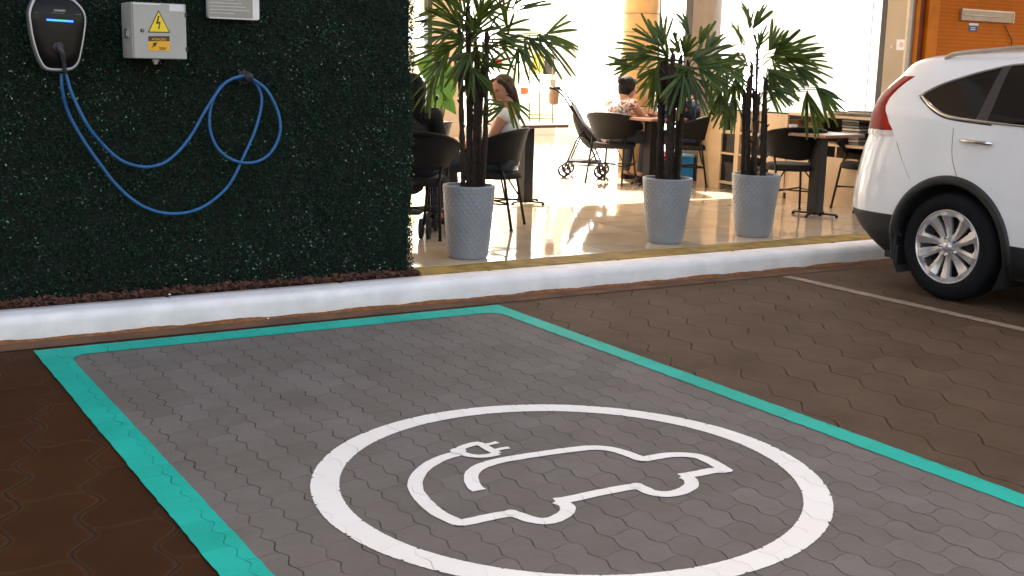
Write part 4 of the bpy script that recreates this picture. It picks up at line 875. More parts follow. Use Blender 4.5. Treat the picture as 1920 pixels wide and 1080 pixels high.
# ---------------------------------------------------------------- stroller
m_fab = mat("black_stroller_fabric", (.007, .006, .006), .85, var=.3, bump=.3, bs=80)
def stroller(label, base, rz, cup=True):
    t = thing("stroller", label, "stroller", base, rz)     # local +x is the direction it faces
    for s in (-1, 1):
        mb = MB(); mb.tube(smooth_path([(-.40, s*.20, 1.0), (-.30, s*.20, .93), (-.20, s*.20, .80), (.0, s*.20, .50), (.12, s*.20, .36)], 5), .010, 8); mb.tube([(-.44, s*.20, 1.0), (-.36, s*.20, .985)], .017, 8); mb.build("handle_tube", m_ped, t)
        mb = MB(); mb.tube([(-.24, s*.20, .10), (-.10, s*.20, .45), (-.02, s*.20, .53)], .010, 8); mb.tube([(.17, s*.19, .10), (.02, s*.20, .42), (-.1, s*.2, .5)], .010, 8); mb.tube([(-.22,s*.2,.14),(.16,s*.19,.14)], .007, 6); mb.build("leg_tube", m_ped, t)
        for x, lab in ((-.24, "rear"), (.17, "front")):
            for k in (-1, 1):
                mb = MB(); y = s*.20 + k*.028; R_ = .075
                mb.lathe([(R_-.018,-.014),(R_-.004,-.014),(R_,-.006),(R_,.006),(R_-.004,.014),(R_-.018,.014),(R_-.018,-.014)], 24, (x, y, R_), 'y'); w = mb.build("wheel", m_blackm, t)
                mb = MB(); mb.lathe([(0,-.016),(.016,-.016),(.018,.016),(0,.016)], 12, (x, y, R_), 'y')
                for q in range(4): a_ = q*PI/2+.4; mb.tube([(x, y, R_), (x+(R_-.016)*math.cos(a_), y, R_+(R_-.016)*math.sin(a_))], .007, 5)
                mb.build("hub", m_ped, w)
    mb = MB(); P_ = [(-.20,.80),(-.14,.70),(-.06,.56),(-.02,.46),(.05,.40),(.16,.38),(.24,.40)]
    rows = [[(x, -.19+.38*j/6, z - .05*math.sin(PI*j/6)) for j in range(7)] for x, z in P_]; rows2 = [[(x+.02, y, z+.018) for x, y, z in r] for r in rows]
    mb.grid(rows); mb.grid(rows2); mb.grid([rows[0], rows2[0]]); mb.grid([rows[-1], rows2[-1]]); mb.build("seat_sling", m_fab, t)
    mb = MB(); rows = []
    for x, z, h_, w_ in ((-.17,.74,.02,.12),(-.14,.68,.05,.15),(-.08,.58,.08,.17),(-.01,.49,.10,.18),(.06,.42,.09,.17),(.12,.38,.05,.14),(.15,.37,.02,.10)):
        rows.append([(x + .6*h_*math.cos(q), w_*math.sin(q), z - .03 + h_*.8*math.cos(q+.5)) for q in [2*PI*k/16 for k in range(17)]])
    mb.grid(rows); mb.build("seat_pod", m_fab, t)
    mb = MB(); mb.box((-.22,-.16,.17),(.16,.16,.185)); mb.grid([[(-.22+.38*j/6, y, .30 - .02*math.sin(PI*j/6)) for j in range(7)] for y in (-.17, -.165)]); mb.build("basket", m_fab, t)
    if cup:
        mb = MB(); rows = [[(w*math.cos(q)-.43, .06*math.sin(q)+.2, z) for q in [2*PI*k/16 for k in range(17)]] for z, w in ((.80,.03),(.82,.055),(.92,.06),(.97,.05),(.985,.02))]; mb.grid(rows); mb.build("hanging_pouch", m_garb, t)
    return t
sp = GZ(1062, 332, FZ) + DH*.15 + RH*.24
stroller("black folded pushchair with a brown pouch on its handle, left of the patterned shirt", sp, math.atan2(RH.y, RH.x) - .15)
s2 = GZ(752, 440, FZ)
stroller("black pushchair mostly hidden behind the foliage wall", s2 + DH*.0, math.atan2(RH.y, RH.x) - PI*.52, False)
#@@PART3
# ---------------------------------------------------------------- people
def sphere_pts(mb, c, r, n=10):
    c = Vector(c); rx, ry, rz = (r, r, r) if not isinstance(r, (tuple, list)) else r; vs = [c + Vector((0,0,rz))]; fs = []
    for i in range(1, n):
        a = PI*i/n
        for k in range(2*n): q = PI*k/n; vs.append(c + Vector((rx*math.sin(a)*math.cos(q), ry*math.sin(a)*math.sin(q), rz*math.cos(a))))
    vs.append(c - Vector((0,0,rz))); m = 2*n
    for k in range(m): fs.append((0, 1+k, 1+(k+1) % m)); fs.append((len(vs)-1, 1+(n-2)*m+(k+1) % m, 1+(n-2)*m+k))
    for i in range(n-2):
        for k in range(m): a = 1+i*m+k; b = 1+i*m+(k+1) % m; fs.append((a, a+m, b+m, b))
    mb.add(vs, fs, True)
def limb(mb, chain):
    for (p, r), (q, s) in zip(chain, chain[1:]):
        p, q = Vector(p), Vector(q); n = max(2, int((p-q).length/(min(r, s)*.45)))
        for i in range(n+1): t = i/n; sphere_pts(mb, p.lerp(q, t), r+(s-r)*t, 7)
def fuse(mb, name, m, parent, vox=.008, it=4):
    mb.weld = False; mb.renorm = False
    o = mb.build(name, m, None); a = o.modifiers.new("r", 'REMESH'); a.mode = 'VOXEL'; a.voxel_size = vox
    b = o.modifiers.new("s", 'SMOOTH'); b.factor = .5; b.iterations = it
    dg = bpy.context.evaluated_depsgraph_get(); me = bpy.data.meshes.new_from_object(o.evaluated_get(dg)); old = o.data; o.modifiers.clear(); o.data = me; me.name = name
    me.polygons.foreach_set("use_smooth", [True]*len(me.polygons)); bpy.data.meshes.remove(old); o.parent = parent; return o
m_skin = mat("light_brown_skin", (.42, .20, .12), .5, var=.06); m_skin2 = mat("tanned_skin", (.33, .14, .07), .5, var=.06)
m_hair = mat("dark_auburn_hair", (.045, .014, .010), .5, var=.5, vs=60, bump=.8, bs=90, kind='wave'); m_hairb = mat("near_black_hair", (.006, .004, .004), .7, spec=.2, var=.5, vs=60, bump=.8, bs=90)
m_jean = mat("dark_slate_cloth", (.030, .036, .045), .85, var=.25, vs=14, bump=.4, bs=40); m_navy = mat("navy_cloth", (.010, .012, .035), .85, var=.3, vs=12, bump=.4, bs=40)
m_top = mat("white_cotton", (.74, .70, .66), .8, var=.06, bump=.5, bs=18, bdist=.01); m_shoe = mat("dark_shoe", (.02, .015, .015), .5); m_eye = mat("dark_eye", (.01, .006, .005), .2)
m_lip = mat("lips", (.30, .07, .06), .5)
def floral():
    m, nt, N, L, b = node_mat("patterned_fabric"); tc = N.new("ShaderNodeTexCoord"); v = N.new("ShaderNodeTexVoronoi"); v.inputs["Scale"].default_value = 48; L.new(tc.outputs["Object"], v.inputs[0])
    cr = N.new("ShaderNodeValToRGB"); cr.color_ramp.interpolation = 'CONSTANT'; e = cr.color_ramp.elements; e[0].position = 0; e[0].color = (.62,.50,.42,1); e[1].position = .35; e[1].color = (.16,.12,.12,1)
    for p_, c in ((.5, (.45,.38,.36,1)), (.68, (.35,.04,.06,1)), (.78, (.7,.6,.52,1))): x = e.new(p_); x.color = c
    sp_ = N.new("ShaderNodeSeparateColor"); L.new(v.outputs["Color"], sp_.inputs[0]); L.new(sp_.outputs[0], cr.inputs[0]); L.new(cr.outputs[0], b.inputs["Base Color"]); b.inputs["Roughness"].default_value = .85; return m
m_flor = floral()
def person(label, base, fwd, chest, neck, head, arms, knees, feet, top, legm, hairm, skin, hair='long', hyaw=0., group=None, sleeves=False, tilt=0.):
    """seated figure; local +x is where the hips face"""
    t = thing("person", label, "person", base, math.atan2(fwd.y, fwd.x))
    V = Vector; pel = V((-.04, 0, .53)); chest = V(chest); neck = V(neck); head = V(head)
    up = (neck-chest).normalized(); sh = [neck - up*.055 + V((0, s*.165, 0)) for s in (-1, 1)]
    mb = MB()
    limb(mb, [(pel, .105), (chest, .10), (neck - up*.07, .075)]); limb(mb, [(neck - up*.05, .05), (neck + up*.04, .046), (head - V((0,0,.03)), .05)])
    cy, sy = math.cos(hyaw), math.sin(hyaw)
    H = lambda x, y, z: head + V((x*cy - y*sy, x*sy + y*cy, z))
    for c, r in (((-.012,0,.03), .083), ((.012,0,.02), .078), ((.018,0,-.03), .062), ((.035,0,-.07), .044), ((.052,0,-.085), .026)): sphere_pts(mb, H(*c), r, 10)
    limb(mb, [(H(.082,0,.012), .009), (H(.098,0,-.022), .013)]); limb(mb, [(H(.072,-.035,.022), .014), (H(.078,.035,.022), .014)])
    limb(mb, [(H(.078,-.018,-.052), .009), (H(.078,.018,-.052), .009)])
    for s in (-1, 1): limb(mb, [(H(-.005, s*.078, .01), .014), (H(0, s*.078, -.02), .010)]); sphere_pts(mb, H(.05, s*.04, -.025), .028, 7)
    for s, arm in zip((-1, 1), arms):
        el, wr, hd = [V(q) for q in arm]; S = sh[0 if s < 0 else 1]
        limb(mb, [(neck - up*.06, .055), (S, .052)]); limb(mb, [(S, .050), (S.lerp(el, .5), .043), (el, .036)]); limb(mb, [(el, .036), (el.lerp(wr, .35), .036), (wr, .024)])
        d = (hd - wr).normalized(); sd_ = d.cross(V((0,0,1))).normalized(); nn = sd_.cross(d)
        limb(mb, [(wr, .022), (wr + d*.03, .026)]);
        for k in range(4):
            o_ = sd_*(.030 - .02*k); L_ = (.062, .070, .066, .052)[k]; a0 = wr + d*.03 + o_*.6; a1 = wr + d*.085 + o_; limb(mb, [(a0, .014), (a1, .011)])
            a2 = a1 + (d*.85 - nn*.4)*L_*.55; a3 = a2 + (d*.5 - nn*.85)*L_*.5; limb(mb, [(a1, .0095), (a2, .0085), (a3, .0075)])
        th = wr + d*.03 + sd_*.03*(1 if s < 0 else 1); limb(mb, [(wr + d*.012 + sd_*.016, .014), (th + d*.02 + sd_*.012, .010), (th + d*.05 + sd_*.010 - nn*.01, .009)])
    hips = [pel + V((0, s*.09, -.01)) for s in (-1, 1)]
    for s in (0, 1):
        k_, f_ = V(knees[s]), V(feet[s]); limb(mb, [(hips[s], .085), (hips[s].lerp(k_, .5), .072), (k_, .055)]); limb(mb, [(k_, .053), (k_.lerp(f_, .35), .053), (f_, .034)])
        limb(mb, [(f_, .036), (f_ + V((.06,0,-.03)), .030), (f_ + V((.15,0,-.045)), .022)])
    body = fuse(mb, "body", skin, t, .008, 3)
    mb = MB(); limb(mb, [(pel + V((0,0,-.01)), .125), (pel.lerp(chest, .5), .112), (chest, .122), (neck - up*.10, .088)])
    for s in (0, 1):
        limb(mb, [(neck - up*.085, .064), (sh[s] - V((0,0,.004)), .060)])
        if sleeves: el = V(arms[s][0]); limb(mb, [(sh[s], .062), (sh[s].lerp(el, .75), .053)])
        sphere_pts(mb, chest + V((.045, (-1, 1)[s]*.065, .02)), .07, 8)
    fuse(mb, "top", top, body, .010, 3)
    mb = MB()
    for s in (0, 1):
        k_, f_ = V(knees[s]), V(feet[s]); limb(mb, [(pel + V((.0,0,-.03)), .105), (hips[s], .102), (hips[s].lerp(k_, .5), .088), (k_, .070)]); limb(mb, [(k_, .068), (k_.lerp(f_, .35), .065), (k_.lerp(f_, .88), .047)])
    fuse(mb, "trousers", legm, body, .011, 3)
    for s in (0, 1):
        f_ = V(feet[s]); mb = MB(); limb(mb, [(f_ + V((-.03,0,-.045)), .036), (f_ + V((.06,0,-.045)), .036), (f_ + V((.155,0,-.052)), .028)]); fuse(mb, "shoe", m_shoe, body, .009, 2)
    mb = MB()
    for c, r in (((-.022,0,.042), .090), ((-.035,0,.01), .088), ((-.055,0,-.03), .070)): sphere_pts(mb, H(*c), r, 10)
    limb(mb, [(H(.055,-.035,.075), .024), (H(.02,-.07,.045), .026), (H(-.02,-.082,-.01), .026)]); limb(mb, [(H(.055,.035,.075), .024), (H(.02,.07,.045), .026), (H(-.02,.082,-.01), .026)])
    if hair == 'long':
        for y in (-.06, -.03, 0, .03, .06): limb(mb, [(H(-.05, y, 0), .045), (H(-.085, y*1.15, -.10), .040), (H(-.095, y*1.2, -.20), .034), (H(-.085, y*1.2, -.27), .02)])
    elif hair == 'bun': sphere_pts(mb, H(-.10, 0, .07), .045, 8)
    fuse(mb, "hair", hairm, body, .008, 2)
    mb = MB()
    for s in (-1, 1): sphere_pts(mb, H(.070, s*.030, .004), (.010, .014, .008), 7)
    mb.build("eyes", m_eye, body)
    mb = MB(); limb(mb, [(H(.084,-.016,-.051), .0065), (H(.089,0,-.050), .0075), (H(.084,.016,-.051), .0065)]); mb.build("mouth", m_lip, body)
    return t
cw, cb_, cc_, ca = chairs[1], chairs[2], chairs[3], chairs[0]
person("woman with long auburn hair, white sleeveless top, seated sideways behind the first palm", cw.location + RH*.055, -RH + DH*.12, (-.045, 0, .76), (-.06, 0, .93), (-.005, 0, 1.05),
       [((.10, -.20, .66), (.26, -.06, .63), (.36, -.02, .64)), ((.06, .20, .65), (.22, .14, .63), (.30, .10, .64))], [(.42, -.09, .49), (.44, .12, .49)], [(.36, -.09, .09), (.40, .12, .09)], m_top, m_jean, m_hair, m_skin, 'long', hyaw=.9)
person("person in a patterned shirt leaning over the middle table, back to the car park", cb_.location, RH*.75 + DH*.65, (.05, 0, .76), (.12, 0, .92), (.20, 0, 1.03),
       [((.26, -.20, .70), (.44, -.10, .74), (.53, -.07, .76)), ((.24, .21, .70), (.42, .12, .75), (.52, .10, .76))], [(.40, -.12, .50), (.40, .13, .50)], [(.32, -.12, .09), (.36, .14, .09)], m_flor, m_jean, m_hairb, m_skin, 'bun', hyaw=-.1, sleeves=False)
person("person in navy clothes seated right of the middle palm, orange sleeve resting on the table", cc_.location, -RH + DH*.3, (.0, 0, .76), (.06, 0, .93), (.13, 0, 1.04),
       [((.22, -.20, .70), (.42, -.10, .75), (.50, -.06, .77)), ((.24, .20, .68), (.40, .12, .75), (.50, .08, .76))], [(.40, -.10, .50), (.40, .12, .50)], [(.34, -.10, .09), (.38, .12, .09)], m_navy, m_navy, m_hairb, m_skin2, 'short', sleeves=False)
person("dark clothed person almost hidden behind the edge of the foliage wall", ca.location - RH*.045, DH + RH*.1, (.0, 0, .76), (.03, 0, .93), (.06, 0, 1.045),
       [((.14, -.21, .66), (.34, -.12, .70), (.42, -.08, .72)), ((.14, .21, .66), (.34, .12, .70), (.42, .08, .72))], [(.42, -.10, .50), (.42, .12, .50)], [(.36, -.10, .09), (.38, .12, .09)], mat("dark_green_cloth", (.006,.010,.009), .85), m_navy, m_hairb, m_skin2, 'long', sleeves=True)
bagp = cb_.location + Vector((0, 0, 0))
# ---------------------------------------------------------------- white car
HD = math.radians(178.5); FW = Vector((math.sin(HD), math.cos(HD), 0)); IN = Vector((-FW.y, FW.x, 0))
if IN.x < 0: IN = -IN
cpt_ = GZ(1764, 563, 0); CO = cpt_ - IN*.015
car = thing("parked_car", "white family car parked beyond the cream line, its rear over the kerb", "car", CO, math.atan2(FW.y, FW.x))
WHB = 2.62
def tosz(px, py, y):       # pixel -> (s, z) on the plane local y
    d = ray(px, py); p0 = CO + IN*y; t = (p0 - O).dot(IN)/d.dot(IN); p = O + d*t; q = p - CO; return q.dot(FW), q.z
ZT = [.20, .30, .40, .50, .62, .75, .88, .98, 1.06, 1.13, 1.20, 1.30, 1.40, 1.46, 1.50, 1.53, 1.555, 1.572, 1.58]
WT = [.80, .87, .895, .905, .91, .908, .900, .893, .886, .876, .845, .80, .752, .71, .665, .60, .48, .30, .10]
RT = [-.80, -.90, -.995, -1.04, -1.035, -1.015, -.99, -.96, -.95, -.945, -.935, -.89, -.80, -.76, -.69, -.52, -.12, .33, .6]
FT = [3.30, 3.44, 3.5, 3.52, 3.50, 3.45, 3.36, 3.10, 2.60, 2.32, 2.14, 1.92, 1.70, 1.55, 1.44, 1.30, 1.12, .95, .7]
def ip(z, T):
    # monotone-ish cubic through the table
    z = min(max(z, ZT[0]), ZT[-1]); i = max(j for j in range(len(ZT)-1) if ZT[j] <= z) if z < ZT[-1] else len(ZT)-2
    t = (z-ZT[i])/(ZT[i+1]-ZT[i])
    def sl(k):
        if k <= 0 or k >= len(ZT)-1: return (T[min(k+1, len(T)-1)]-T[max(k-1, 0)])/(ZT[min(k+1, len(ZT)-1)]-ZT[max(k-1, 0)])
        a = (T[k]-T[k-1])/(ZT[k]-ZT[k-1]); b = (T[k+1]-T[k])/(ZT[k+1]-ZT[k]); return 0 if a*b < 0 else (2*a*b/(a+b) if abs(a+b) > 1e-9 else 0)
    h = ZT[i+1]-ZT[i]; m0, m1 = sl(i)*h, sl(i+1)*h
    return (2*t**3-3*t*t+1)*T[i] + (t**3-2*t*t+t)*m0 + (-2*t**3+3*t*t)*T[i+1] + (t**3-t*t)*m1
NR, NF = 3.0, 2.6; LR, LF = .62, .8
def wof(s, z):
    W, r, f = ip(z, WT), ip(z, RT), ip(z, FT); sc = min(r + LR, (r+f)/2); fc = max(f - LF, (r+f)/2)
    if s < sc: t = min(1, (sc-s)/(sc-r)); return W*max(0, 1-t**NR)**(1/NR)
    if s > fc: t = min(1, (s-fc)/(f-fc)); return W*max(0, 1-t**NF)**(1/NF)
    return W
def yof(s, z, off=0.): return .91 - wof(s, z) - off
def onsurf(px, py):
    y = .05
    for _ in range(8): s, z = tosz(px, py, y); y = .5*y + .5*yof(s, z)
    return s, z
def slice_(z, off=0.):
    W, r, f = ip(z, WT)+off, ip(z, RT)-off, ip(z, FT)+off; sc = min(r + LR, (r+f)/2); fc = max(f - LF, (r+f)/2); P = []
    for i in range(17): q = PI/2*(1-i/16); P.append((sc-(sc-r)*math.sin(q)**(2/NR), W*abs(math.cos(q))**(2/NR) if i else 0))
    for i in range(1, 110): P.append((sc+(fc-sc)*i/110, W))
    for i in range(17): q = PI/2*i/16; P.append((fc+(f-fc)*math.sin(q)**(2/NF), W*abs(math.cos(q))**(2/NF) if i < 16 else 0))
    return [(s, .91-w, z) for s, w in P] + [(s, .91+w, z) for s, w in reversed(P[1:-1])] + [(P[0][0], .91, z)]
def car_shell(zs, name, m, holes=True, off=0., cond=None):
    mb = MB(); rows = [slice_(z, off) for z in zs]; mb.grid(rows); mb.weld = False; mb.renorm = False
    keep = []
    for f in mb.f:
        c = [sum(mb.v[i][k] for i in f)/4 for k in range(3)]
        ok = True
        if holes and (c[1] < .35 or c[1] > 1.47):
            for hx in (0., WHB):
                if math.hypot(c[0]-hx, c[2]-.34) < .405: ok = False
        if cond and not cond(c): ok = False
        keep.append(ok)
    mb.f = [tuple(reversed(f)) for f, k in zip(mb.f, keep) if k]; mb.sm = [True]*len(mb.f); return mb
m_paint = mat("white_car_paint", (.80, .81, .84), .35, var=.01, coat=1., spec=.5); m_clad = mat("black_car_cladding", (.014, .015, .017), .5, bump=.1, bs=300)
m_glass = mat("dark_tinted_glass", (.005, .0045, .005), .05, spec=.35, var=.3); m_chrome = mat("chrome", (.75, .74, .73), .14, 1., var=.03)
m_gap = mat("panel_gap", (.02, .02, .022), .7); m_tyre = mat("black_tyre", (.006, .0065, .0085), .8, var=.2, vs=20, spec=.2); m_alloy = mat("brushed_alloy", (.66, .66, .70), .30, .8, var=.05)
m_red = MATS["red_plastic"]; m_lampr = mat("red_lamp_lens", (.30, .003, .002), .3, var=.4, vs=16, coat=.06, spec=.15, bump=.5, bs=45, kind='wave'); m_lampw = mat("clear_lamp_lens", (.62,.56,.54), .12, var=.2, coat=1)
zb = lambda c: c[2] > (.49 if c[0] < -.2 else .405)
zs = [.385 + (1.58-.385)*i/100 for i in range(101)]
mb = car_shell(zs, "body", m_paint, cond=zb); body = mb.build("body", m_paint, car)
zs2 = [.20 + (.52-.20)*i/26 for i in range(27)]
mb = car_shell(zs2, "c", m_clad, cond=lambda c: not zb((c[0], c[1], c[2]-.004)), off=-.0015); mb.build("lower_cladding", m_clad, car)
mb = MB(); mb.box((-.55, .12, .19), (3.2, 1.70, .24)); mb.build("underbody", m_clad, car)
mb = MB(); mb.add([(s, y, 1.5795) for s, y in ((.61,.83),(.69,.83),(.69,.99),(.61,.99))], [(0,1,2,3)]); mb.build("roof_cap", m_paint, car)
# wheel wells and arch trims
for hx in (0., WHB):
    for sd in (0, 1):
        mb = MB(); Yf = (lambda y: y) if sd == 0 else (lambda y: 1.82-y)
        prof = [(.412, .005), (.412, .33), (.0, .33)]
        rows = [[(hx + r*math.cos(q), Yf(y), .34 + r*math.sin(q)) for q in [math.radians(-32 + 244*k/40) for k in range(41)]] for r, y in prof]; mb.grid(rows); mb.build("wheel_well", m_gap, car)
        mb = MB(); rows = []
        for r, o_ in ((.388, -.05), (.390, .010), (.398, .016), (.428, .015), (.442, .010), (.447, -.004)):
            row = []
            for k in range(49):
                q = math.radians(-22 + 224*k/48); s = hx + r*math.cos(q); z = max(.2, .34 + r*math.sin(q)); row.append((s, Yf(yof(s, z, o_)), z))
            rows.append(row)
        mb.grid(rows); mb.build("arch_trim", m_clad, car)
mb = MB(); mb.grid([[(-.435 + .02*i, y, .50 - (.33)*j/8 ) for y in (.02, .05, .12, .19, .24, .26)] for i in (0, 1) for j in range(9)]); 
mb = MB(); mb.box((-.425, .012, .20), (-.385, .25, .52), .012); mb.box((-.40, .02, .165), (-.37, .24, .3), .01); mb.build("mud_flap", m_clad, car)
# glass
def patch(lo, hi, off, name, m, parent, nu=60, nv=10, flip=True):
    mb = MB(); rows = []
    def at(P, u):
        x = u*(len(P)-1); i = min(int(x), len(P)-2); t = x-i; return (P[i][0]*(1-t)+P[i+1][0]*t, P[i][1]*(1-t)+P[i+1][1]*t)
    for j in range(nv+1):
        v = j/nv; row = []
        for i in range(nu+1):
            a, b = at(lo, i/nu), at(hi, i/nu); s, z = a[0]*(1-v)+b[0]*v, a[1]*(1-v)+b[1]*v; row.append((s, yof(s, z, off), z))
        rows.append(row)
    mb.grid(rows); mb.weld = False; mb.renorm = True; return mb.build(name, m, parent)
def dens(P, n=6): return [(p.x, p.y) for p in smooth_path([Vector((a, b, 0)) for a, b in P], n)]
lo = [onsurf(*q) for q in ((1728,178),(1738,190),(1755,206),(1782,219),(1850,229),(1920,237))] + [(.8, 1.105), (1.4, 1.10), (2.0, 1.10)]
hi = [onsurf(*q) for q in ((1728,178),(1738,172),(1765,159),(1800,147),(1855,132),(1920,121))] + [(.75, 1.475), (1.15, 1.46), (1.55, 1.36)]
lo, hi = dens(lo), dens(hi)
glass = patch(lo, hi, .002, "side_glass", m_glass, car)
# dark door-frame pillar between the panes
pb0, pt0, pb1, pt1 = onsurf(1830, 226), onsurf(1881, 127), onsurf(1852, 229), onsurf(1898, 124)
patch([pb0, pb1], [pt0, pt1], .0045, "door_frame_pillar", mat("satin_black_trim", (.03,.028,.03), .45), car, 4, 14)
patch([(.93,1.105),(1.0,1.105)], [(.93,1.468),(1.0,1.466)], .0045, "centre_pillar", MATS["satin_black_trim"], car, 4, 14)
mb = MB(); mb.tube([(s, yof(s, z, .003), z) for s, z in lo], [.004 + .010*min(1, i/8) if i < 9 else .013 - .005*min(1, (i-8)/20) for i in range(len(lo))], 8)
mb.tube([(s, yof(s, z, .003), z) for s, z in hi], [.009]*len(hi), 8); sphere_pts(mb, (lo[0][0]-.006, yof(*lo[0], .003), lo[0][1]), .013, 6); mb.build("chrome_trim", m_chrome, glass)
patch([(a-.004, b-.018) for a, b in lo[:26]], [(a, b-.004) for a, b in lo[:26]], .0025, "window_seal", m_gap, glass, 30, 2)
# door seams
def seam(P, name="door_seam", r=.0022): mb = MB(); P = dens(P, 6); mb.tube([(s, yof(s, z, -.0008), z) for s, z in P], r, 5); return mb.build(name, m_gap, body)
seam([onsurf(1788,240), onsurf(1786,262), onsurf(1785,290), onsurf(1790,318), onsurf(1797,338)])
seam([onsurf(1681,266), onsurf(1688,290), onsurf(1697,316), onsurf(1706,336)], "bumper_seam", .0016)
seam([(.97,1.09),(.97,.8),(.95,.45)]); seam([(1.98,1.08),(2.02,.8),(2.02,.6)])
# handle
h0, h1 = onsurf(1803,263), onsurf(1864,270)
def handle(h0, h1):
    mb = MB(); n = 9; P = []
    for i in range(n): t = i/(n-1); s = h0[0]*(1-t)+h1[0]*t; z = h0[1]*(1-t)+h1[1]*t; P.append((s, yof(s, z, .012 + .018*math.sin(PI*t)**.5), z))
    mb.tube(P, [.008,.011,.012,.012,.012,.012,.013,.014,.011], 8); mb.build("door_handle", m_chrome, car)
    s, z = (h0[0]+h1[0])/2, (h0[1]+h1[1])/2; mb = MB(); mb.lathe([(0,-.001),(.035,.0),(.045,.004)], 16, (s, yof(s, z, .001), z), 'y'); 
handle(h0, h1); handle((h0[0]+1.0, h0[1]-.01), (h1[0]+1.0, h1[1]-.01))
# tail lamp following the rear pillar, wrapped round the corner
RB = [(1679,256),(1676,246),(1668,228),(1662,208),(1661,199),(1668,184),(1684,166),(1700,153),(1716,143)]
rb_ = sorted([onsurf(*q) for q in RB], key=lambda p: p[1])
def s_at(z): 
    for (s0, z0), (s1, z1) in zip(rb_, rb_[1:]):
        if z0 <= z <= z1: t = (z-z0)/max(1e-6, z1-z0); return s0*(1-t)+s1*t
    return rb_[-1][0] if z > rb_[-1][1] else rb_[0][0]
def lamp(z0, z1, off, name, m, side=0, phi1=64, widen=None):
    mb = MB(); rows = []
    for j in range(41):
        z = z0 + (z1-z0)*j/40; W, r = ip(z, WT), ip(z, RT); f = ip(z, FT); sc = min(r + LR, (r+f)/2); s = s_at(z); t = min(.995, max(.02, (sc-s)/(sc-r))); p0 = math.asin(t**(NR/2)); p1 = math.radians(phi1); p1 = max(p1, p0+.05)
        if widen: p1 = p0 + (p1-p0)*widen(j/40)
        row = []
        for i in range(13):
            q = p0 + (p1-p0)*i/12; o_ = off*(1 if 0 < i < 12 else -.2); ss = sc - (sc-r)*math.sin(q)**(2/NR) - o_*math.sin(q); ww = W*math.cos(q)**(2/NR) + o_*math.cos(q); row.append((ss, .91-ww if side == 0 else .91+ww, z))
        rows.append(row)
    mb.grid(rows); mb.weld = False; return mb.build(name, m, car)
zl0, zl1 = rb_[0][1]+.002, rb_[-1][1]
for sd in (0, 1):
    lamp(zl0+.035, zl1, .010, "tail_lamp", m_lampr, sd, 66, lambda t: 1 if t < .45 else max(.28, 1-(t-.45)*2.2)); lamp(zl0, zl0+.033, .009, "reversing_lamp", m_lampw, sd, 66)
# rear screen and tailgate seam
mb = MB(); rows = []
for j in range(16):
    z = 1.10 + .34*j/15; W, r = ip(z, WT), ip(z, RT); sc = r+LR; row = []
    for i in range(33):
        q = math.radians(74 + 32*i/32); sg_ = 1 if q < PI/2 else -1; row.append((sc-(sc-r+.003)*abs(math.sin(q))**(2/NR), .91 - sg_*W*abs(math.cos(q))**(2/NR), z))
    rows.append(row)
mb.grid(rows); mb.build("rear_screen", m_glass, car)
# front screen and lamps (outside the photograph's frame)
mb = MB(); rows = []
for j in range(16):
    z = 1.12 + .36*j/15; W, r, f = ip(z, WT), ip(z, RT), ip(z, FT); fc = f-LF; row = []
    for i in range(33):
        q = math.radians(60 + 60*i/32); sg_ = 1 if q < PI/2 else -1; row.append((fc+(f-fc+.004)*abs(math.sin(q))**(2/NF), .91 - sg_*W*abs(math.cos(q))**(2/NF), z))
    rows.append(row)
mb.grid(rows); mb.build("windscreen", m_glass, car)
# roof rails
for sd in (0, 1):
    Yf = (lambda y: y) if sd == 0 else (lambda y: 1.82-y)
    pts = [tosz(1773,110,.25), tosz(1788,102,.25), tosz(1815,98,.25), tosz(1870,94,.25), tosz(1920,90,.25)]; pts = [(s, z) for s, z in pts] + [(1.0, pts[-1][1]+.004), (1.5, pts[-1][1]-.012), (1.62, pts[-1][1]-.05)]
    P = smooth_path([(s, Yf(.25), z) for s, z in pts], 6)
    mb = MB(); mb.tube(P, .015, 8); mb.build("roof_rail", mat("satin_beige_rail", (.50,.44,.38), .3, .6), car)
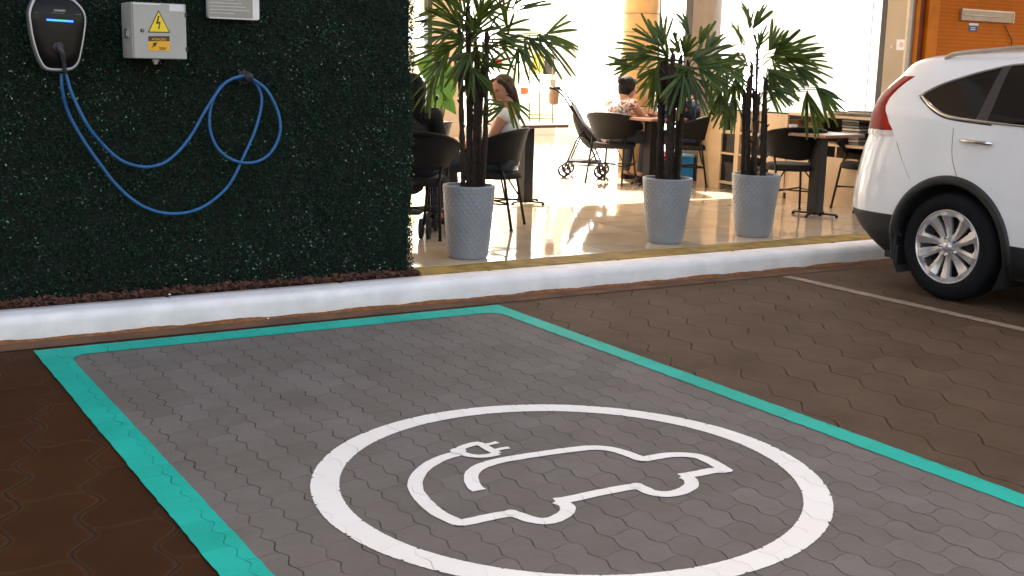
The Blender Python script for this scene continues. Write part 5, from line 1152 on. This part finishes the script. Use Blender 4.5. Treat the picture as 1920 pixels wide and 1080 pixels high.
# wheels
def make_wheel(x, side):
    w0 = .012; W_ = .215; mb = MB(); R_ = .34
    prof = [(.232, .012), (.240, .004), (.262, -.004), (.300, -.002), (.322, .010), (.334, .026), (.338, .045)]
    for k in range(5): y = .055 + k*.026; prof += [(.3395, y), (.3395, y+.018), (.333, y+.019), (.333, y+.025)]
    prof += [(.3395, .19), (.334, .20), (.30, .218), (.24, .21)]
    Yf = (lambda y: w0+y) if side == 0 else (lambda y: 1.82-w0-y)
    def lat(mb, prof, n=72):
        rows = [[(x + r*math.cos(2*PI*k/n), Yf(y), R_ + r*math.sin(2*PI*k/n)) for k in range(n+1)] for r, y in prof]; mb.grid(rows)
    lat(mb, prof); wh = thing_child("wheel", car); mb.build("tyre", m_tyre, wh)
    mb = MB(); lat(mb, [(.233, .014), (.2335, .006), (.229, .003), (.224, .006), (.220, .03), (.212, .16)]); mb.build("rim_lip", m_alloy, wh)
    mb = MB(); lat(mb, [(.212, .15), (.12, .12), (0, .12)]); lat(mb, [(.14,.10),(.15,.085),(.06,.08),(0,.08)]); mb.build("brake_disc", m_gap, wh)
    # alloy face on a polar grid: five wide openings and five narrow slots
    n = 360; nr = 30; rs = [.022 + (.2225-.022)*i/nr for i in range(nr+1)]
    def face_y(r, a): 
        u = (r-.022)/.2; tw = .10*u; am = ((a - tw + PI/5) % (2*PI/5)) - PI/5; ridge = abs(abs(am) - .30)
        return .020 - .016*u + .012*math.sin(PI*min(1, u*1.15)) + .010*min(1, ridge*4)*u
    V_ = []; F_ = []
    for r in rs:
        for k in range(n): a = 2*PI*k/n; V_.append((x + r*math.cos(a), Yf(face_y(r, a)), R_ + r*math.sin(a)))
    V2 = [(vx, Yf(.034 + .004) if False else (vy + (.02 if side == 0 else -.02)), vz) for vx, vy, vz in V_]
    hole = [[False]*n for _ in range(nr)]
    for i in range(nr):
        r = (rs[i]+rs[i+1])/2; u = (r-.022)/.2
        for k in range(n):
            a = 2*PI*(k+.5)/n - .10*u; am = ((a + PI/5) % (2*PI/5)) - PI/5; as_ = ((a) % (2*PI/5)) - PI/5
            w1 = .0 if r < .082 or r > .198 else (.007 + .030*((r-.082)/.116))*min(1, (.198-r)/.012)**.5
            w2 = .0 if r < .062 or r > .203 else .0045 + .0125*((r-.062)/.141)
            if abs(am)*r < w1 or abs(as_)*r < w2: hole[i][k] = True
    N_ = len(V_); N2 = N_
    for i in range(nr):
        for k in range(n):
            if hole[i][k]: continue
            k2 = (k+1) % n; A, B_, C_, D2 = i*n+k, i*n+k2, (i+1)*n+k2, (i+1)*n+k; F_.append((A, B_, C_, D2)); F_.append((A+N2, D2+N2, C_+N2, B_+N2))
            for (ii, kk, e) in ((i, (k-1) % n, (A, D2)), (i, k2, (B_, C_)), (i+1, k, (D2, C_)), (i-1, k, (A, B_))):
                if 0 <= ii < nr and hole[ii][kk]: F_.append((e[0], e[1], e[1]+N2, e[0]+N2))
    mb = MB(); mb.add(V_ + V2, F_, True); mb.weld = False; o = mb.build("spoke_face", m_alloy, wh)
    o.data.polygons.foreach_set("use_smooth", [False]*len(o.data.polygons))
    mb = MB(); lat(mb, [(.0, .006), (.026, .008), (.030, .013), (.031, .03)], 28); mb.build("centre_cap", m_alloy, wh)
    y = Yf(.0055); y2 = Yf(.0035); mb = MB()
    for pl_ in ([(-.011,-.012),(-.007,-.012),(-.006,.012),(-.013,.012)], [(.011,-.012),(.007,-.012),(.006,.012),(.013,.012)], [(-.0075,-.002),(.0075,-.002),(.0075,.002),(-.0075,.002)]): mb.prism(pl_, y, y2, lambda u, v, w: (x+u, w, R_+v))
    mb.build("cap_emblem", m_chrome, wh)
    for k in range(5):
        a = 2*PI*k/5 + PI/5 + .02; mb = MB(); c = (x+.056*math.cos(a), 0, R_+.056*math.sin(a)); rows = [[(c[0]+r*math.cos(2*PI*j/6), Yf(yy), c[2]+r*math.sin(2*PI*j/6)) for j in range(7)] for r, yy in ((.0,.006),(.008,.007),(.0095,.012),(.0095,.028))]; mb.grid(rows, smooth=False); mb.build("wheel_nut", m_chrome, wh)
def thing_child(name, parent): o = bpy.data.objects.new(name, None); SCN.collection.objects.link(o); o.parent = parent; return o
for x in (0., WHB):
    for sd in (0, 1): make_wheel(x, sd)
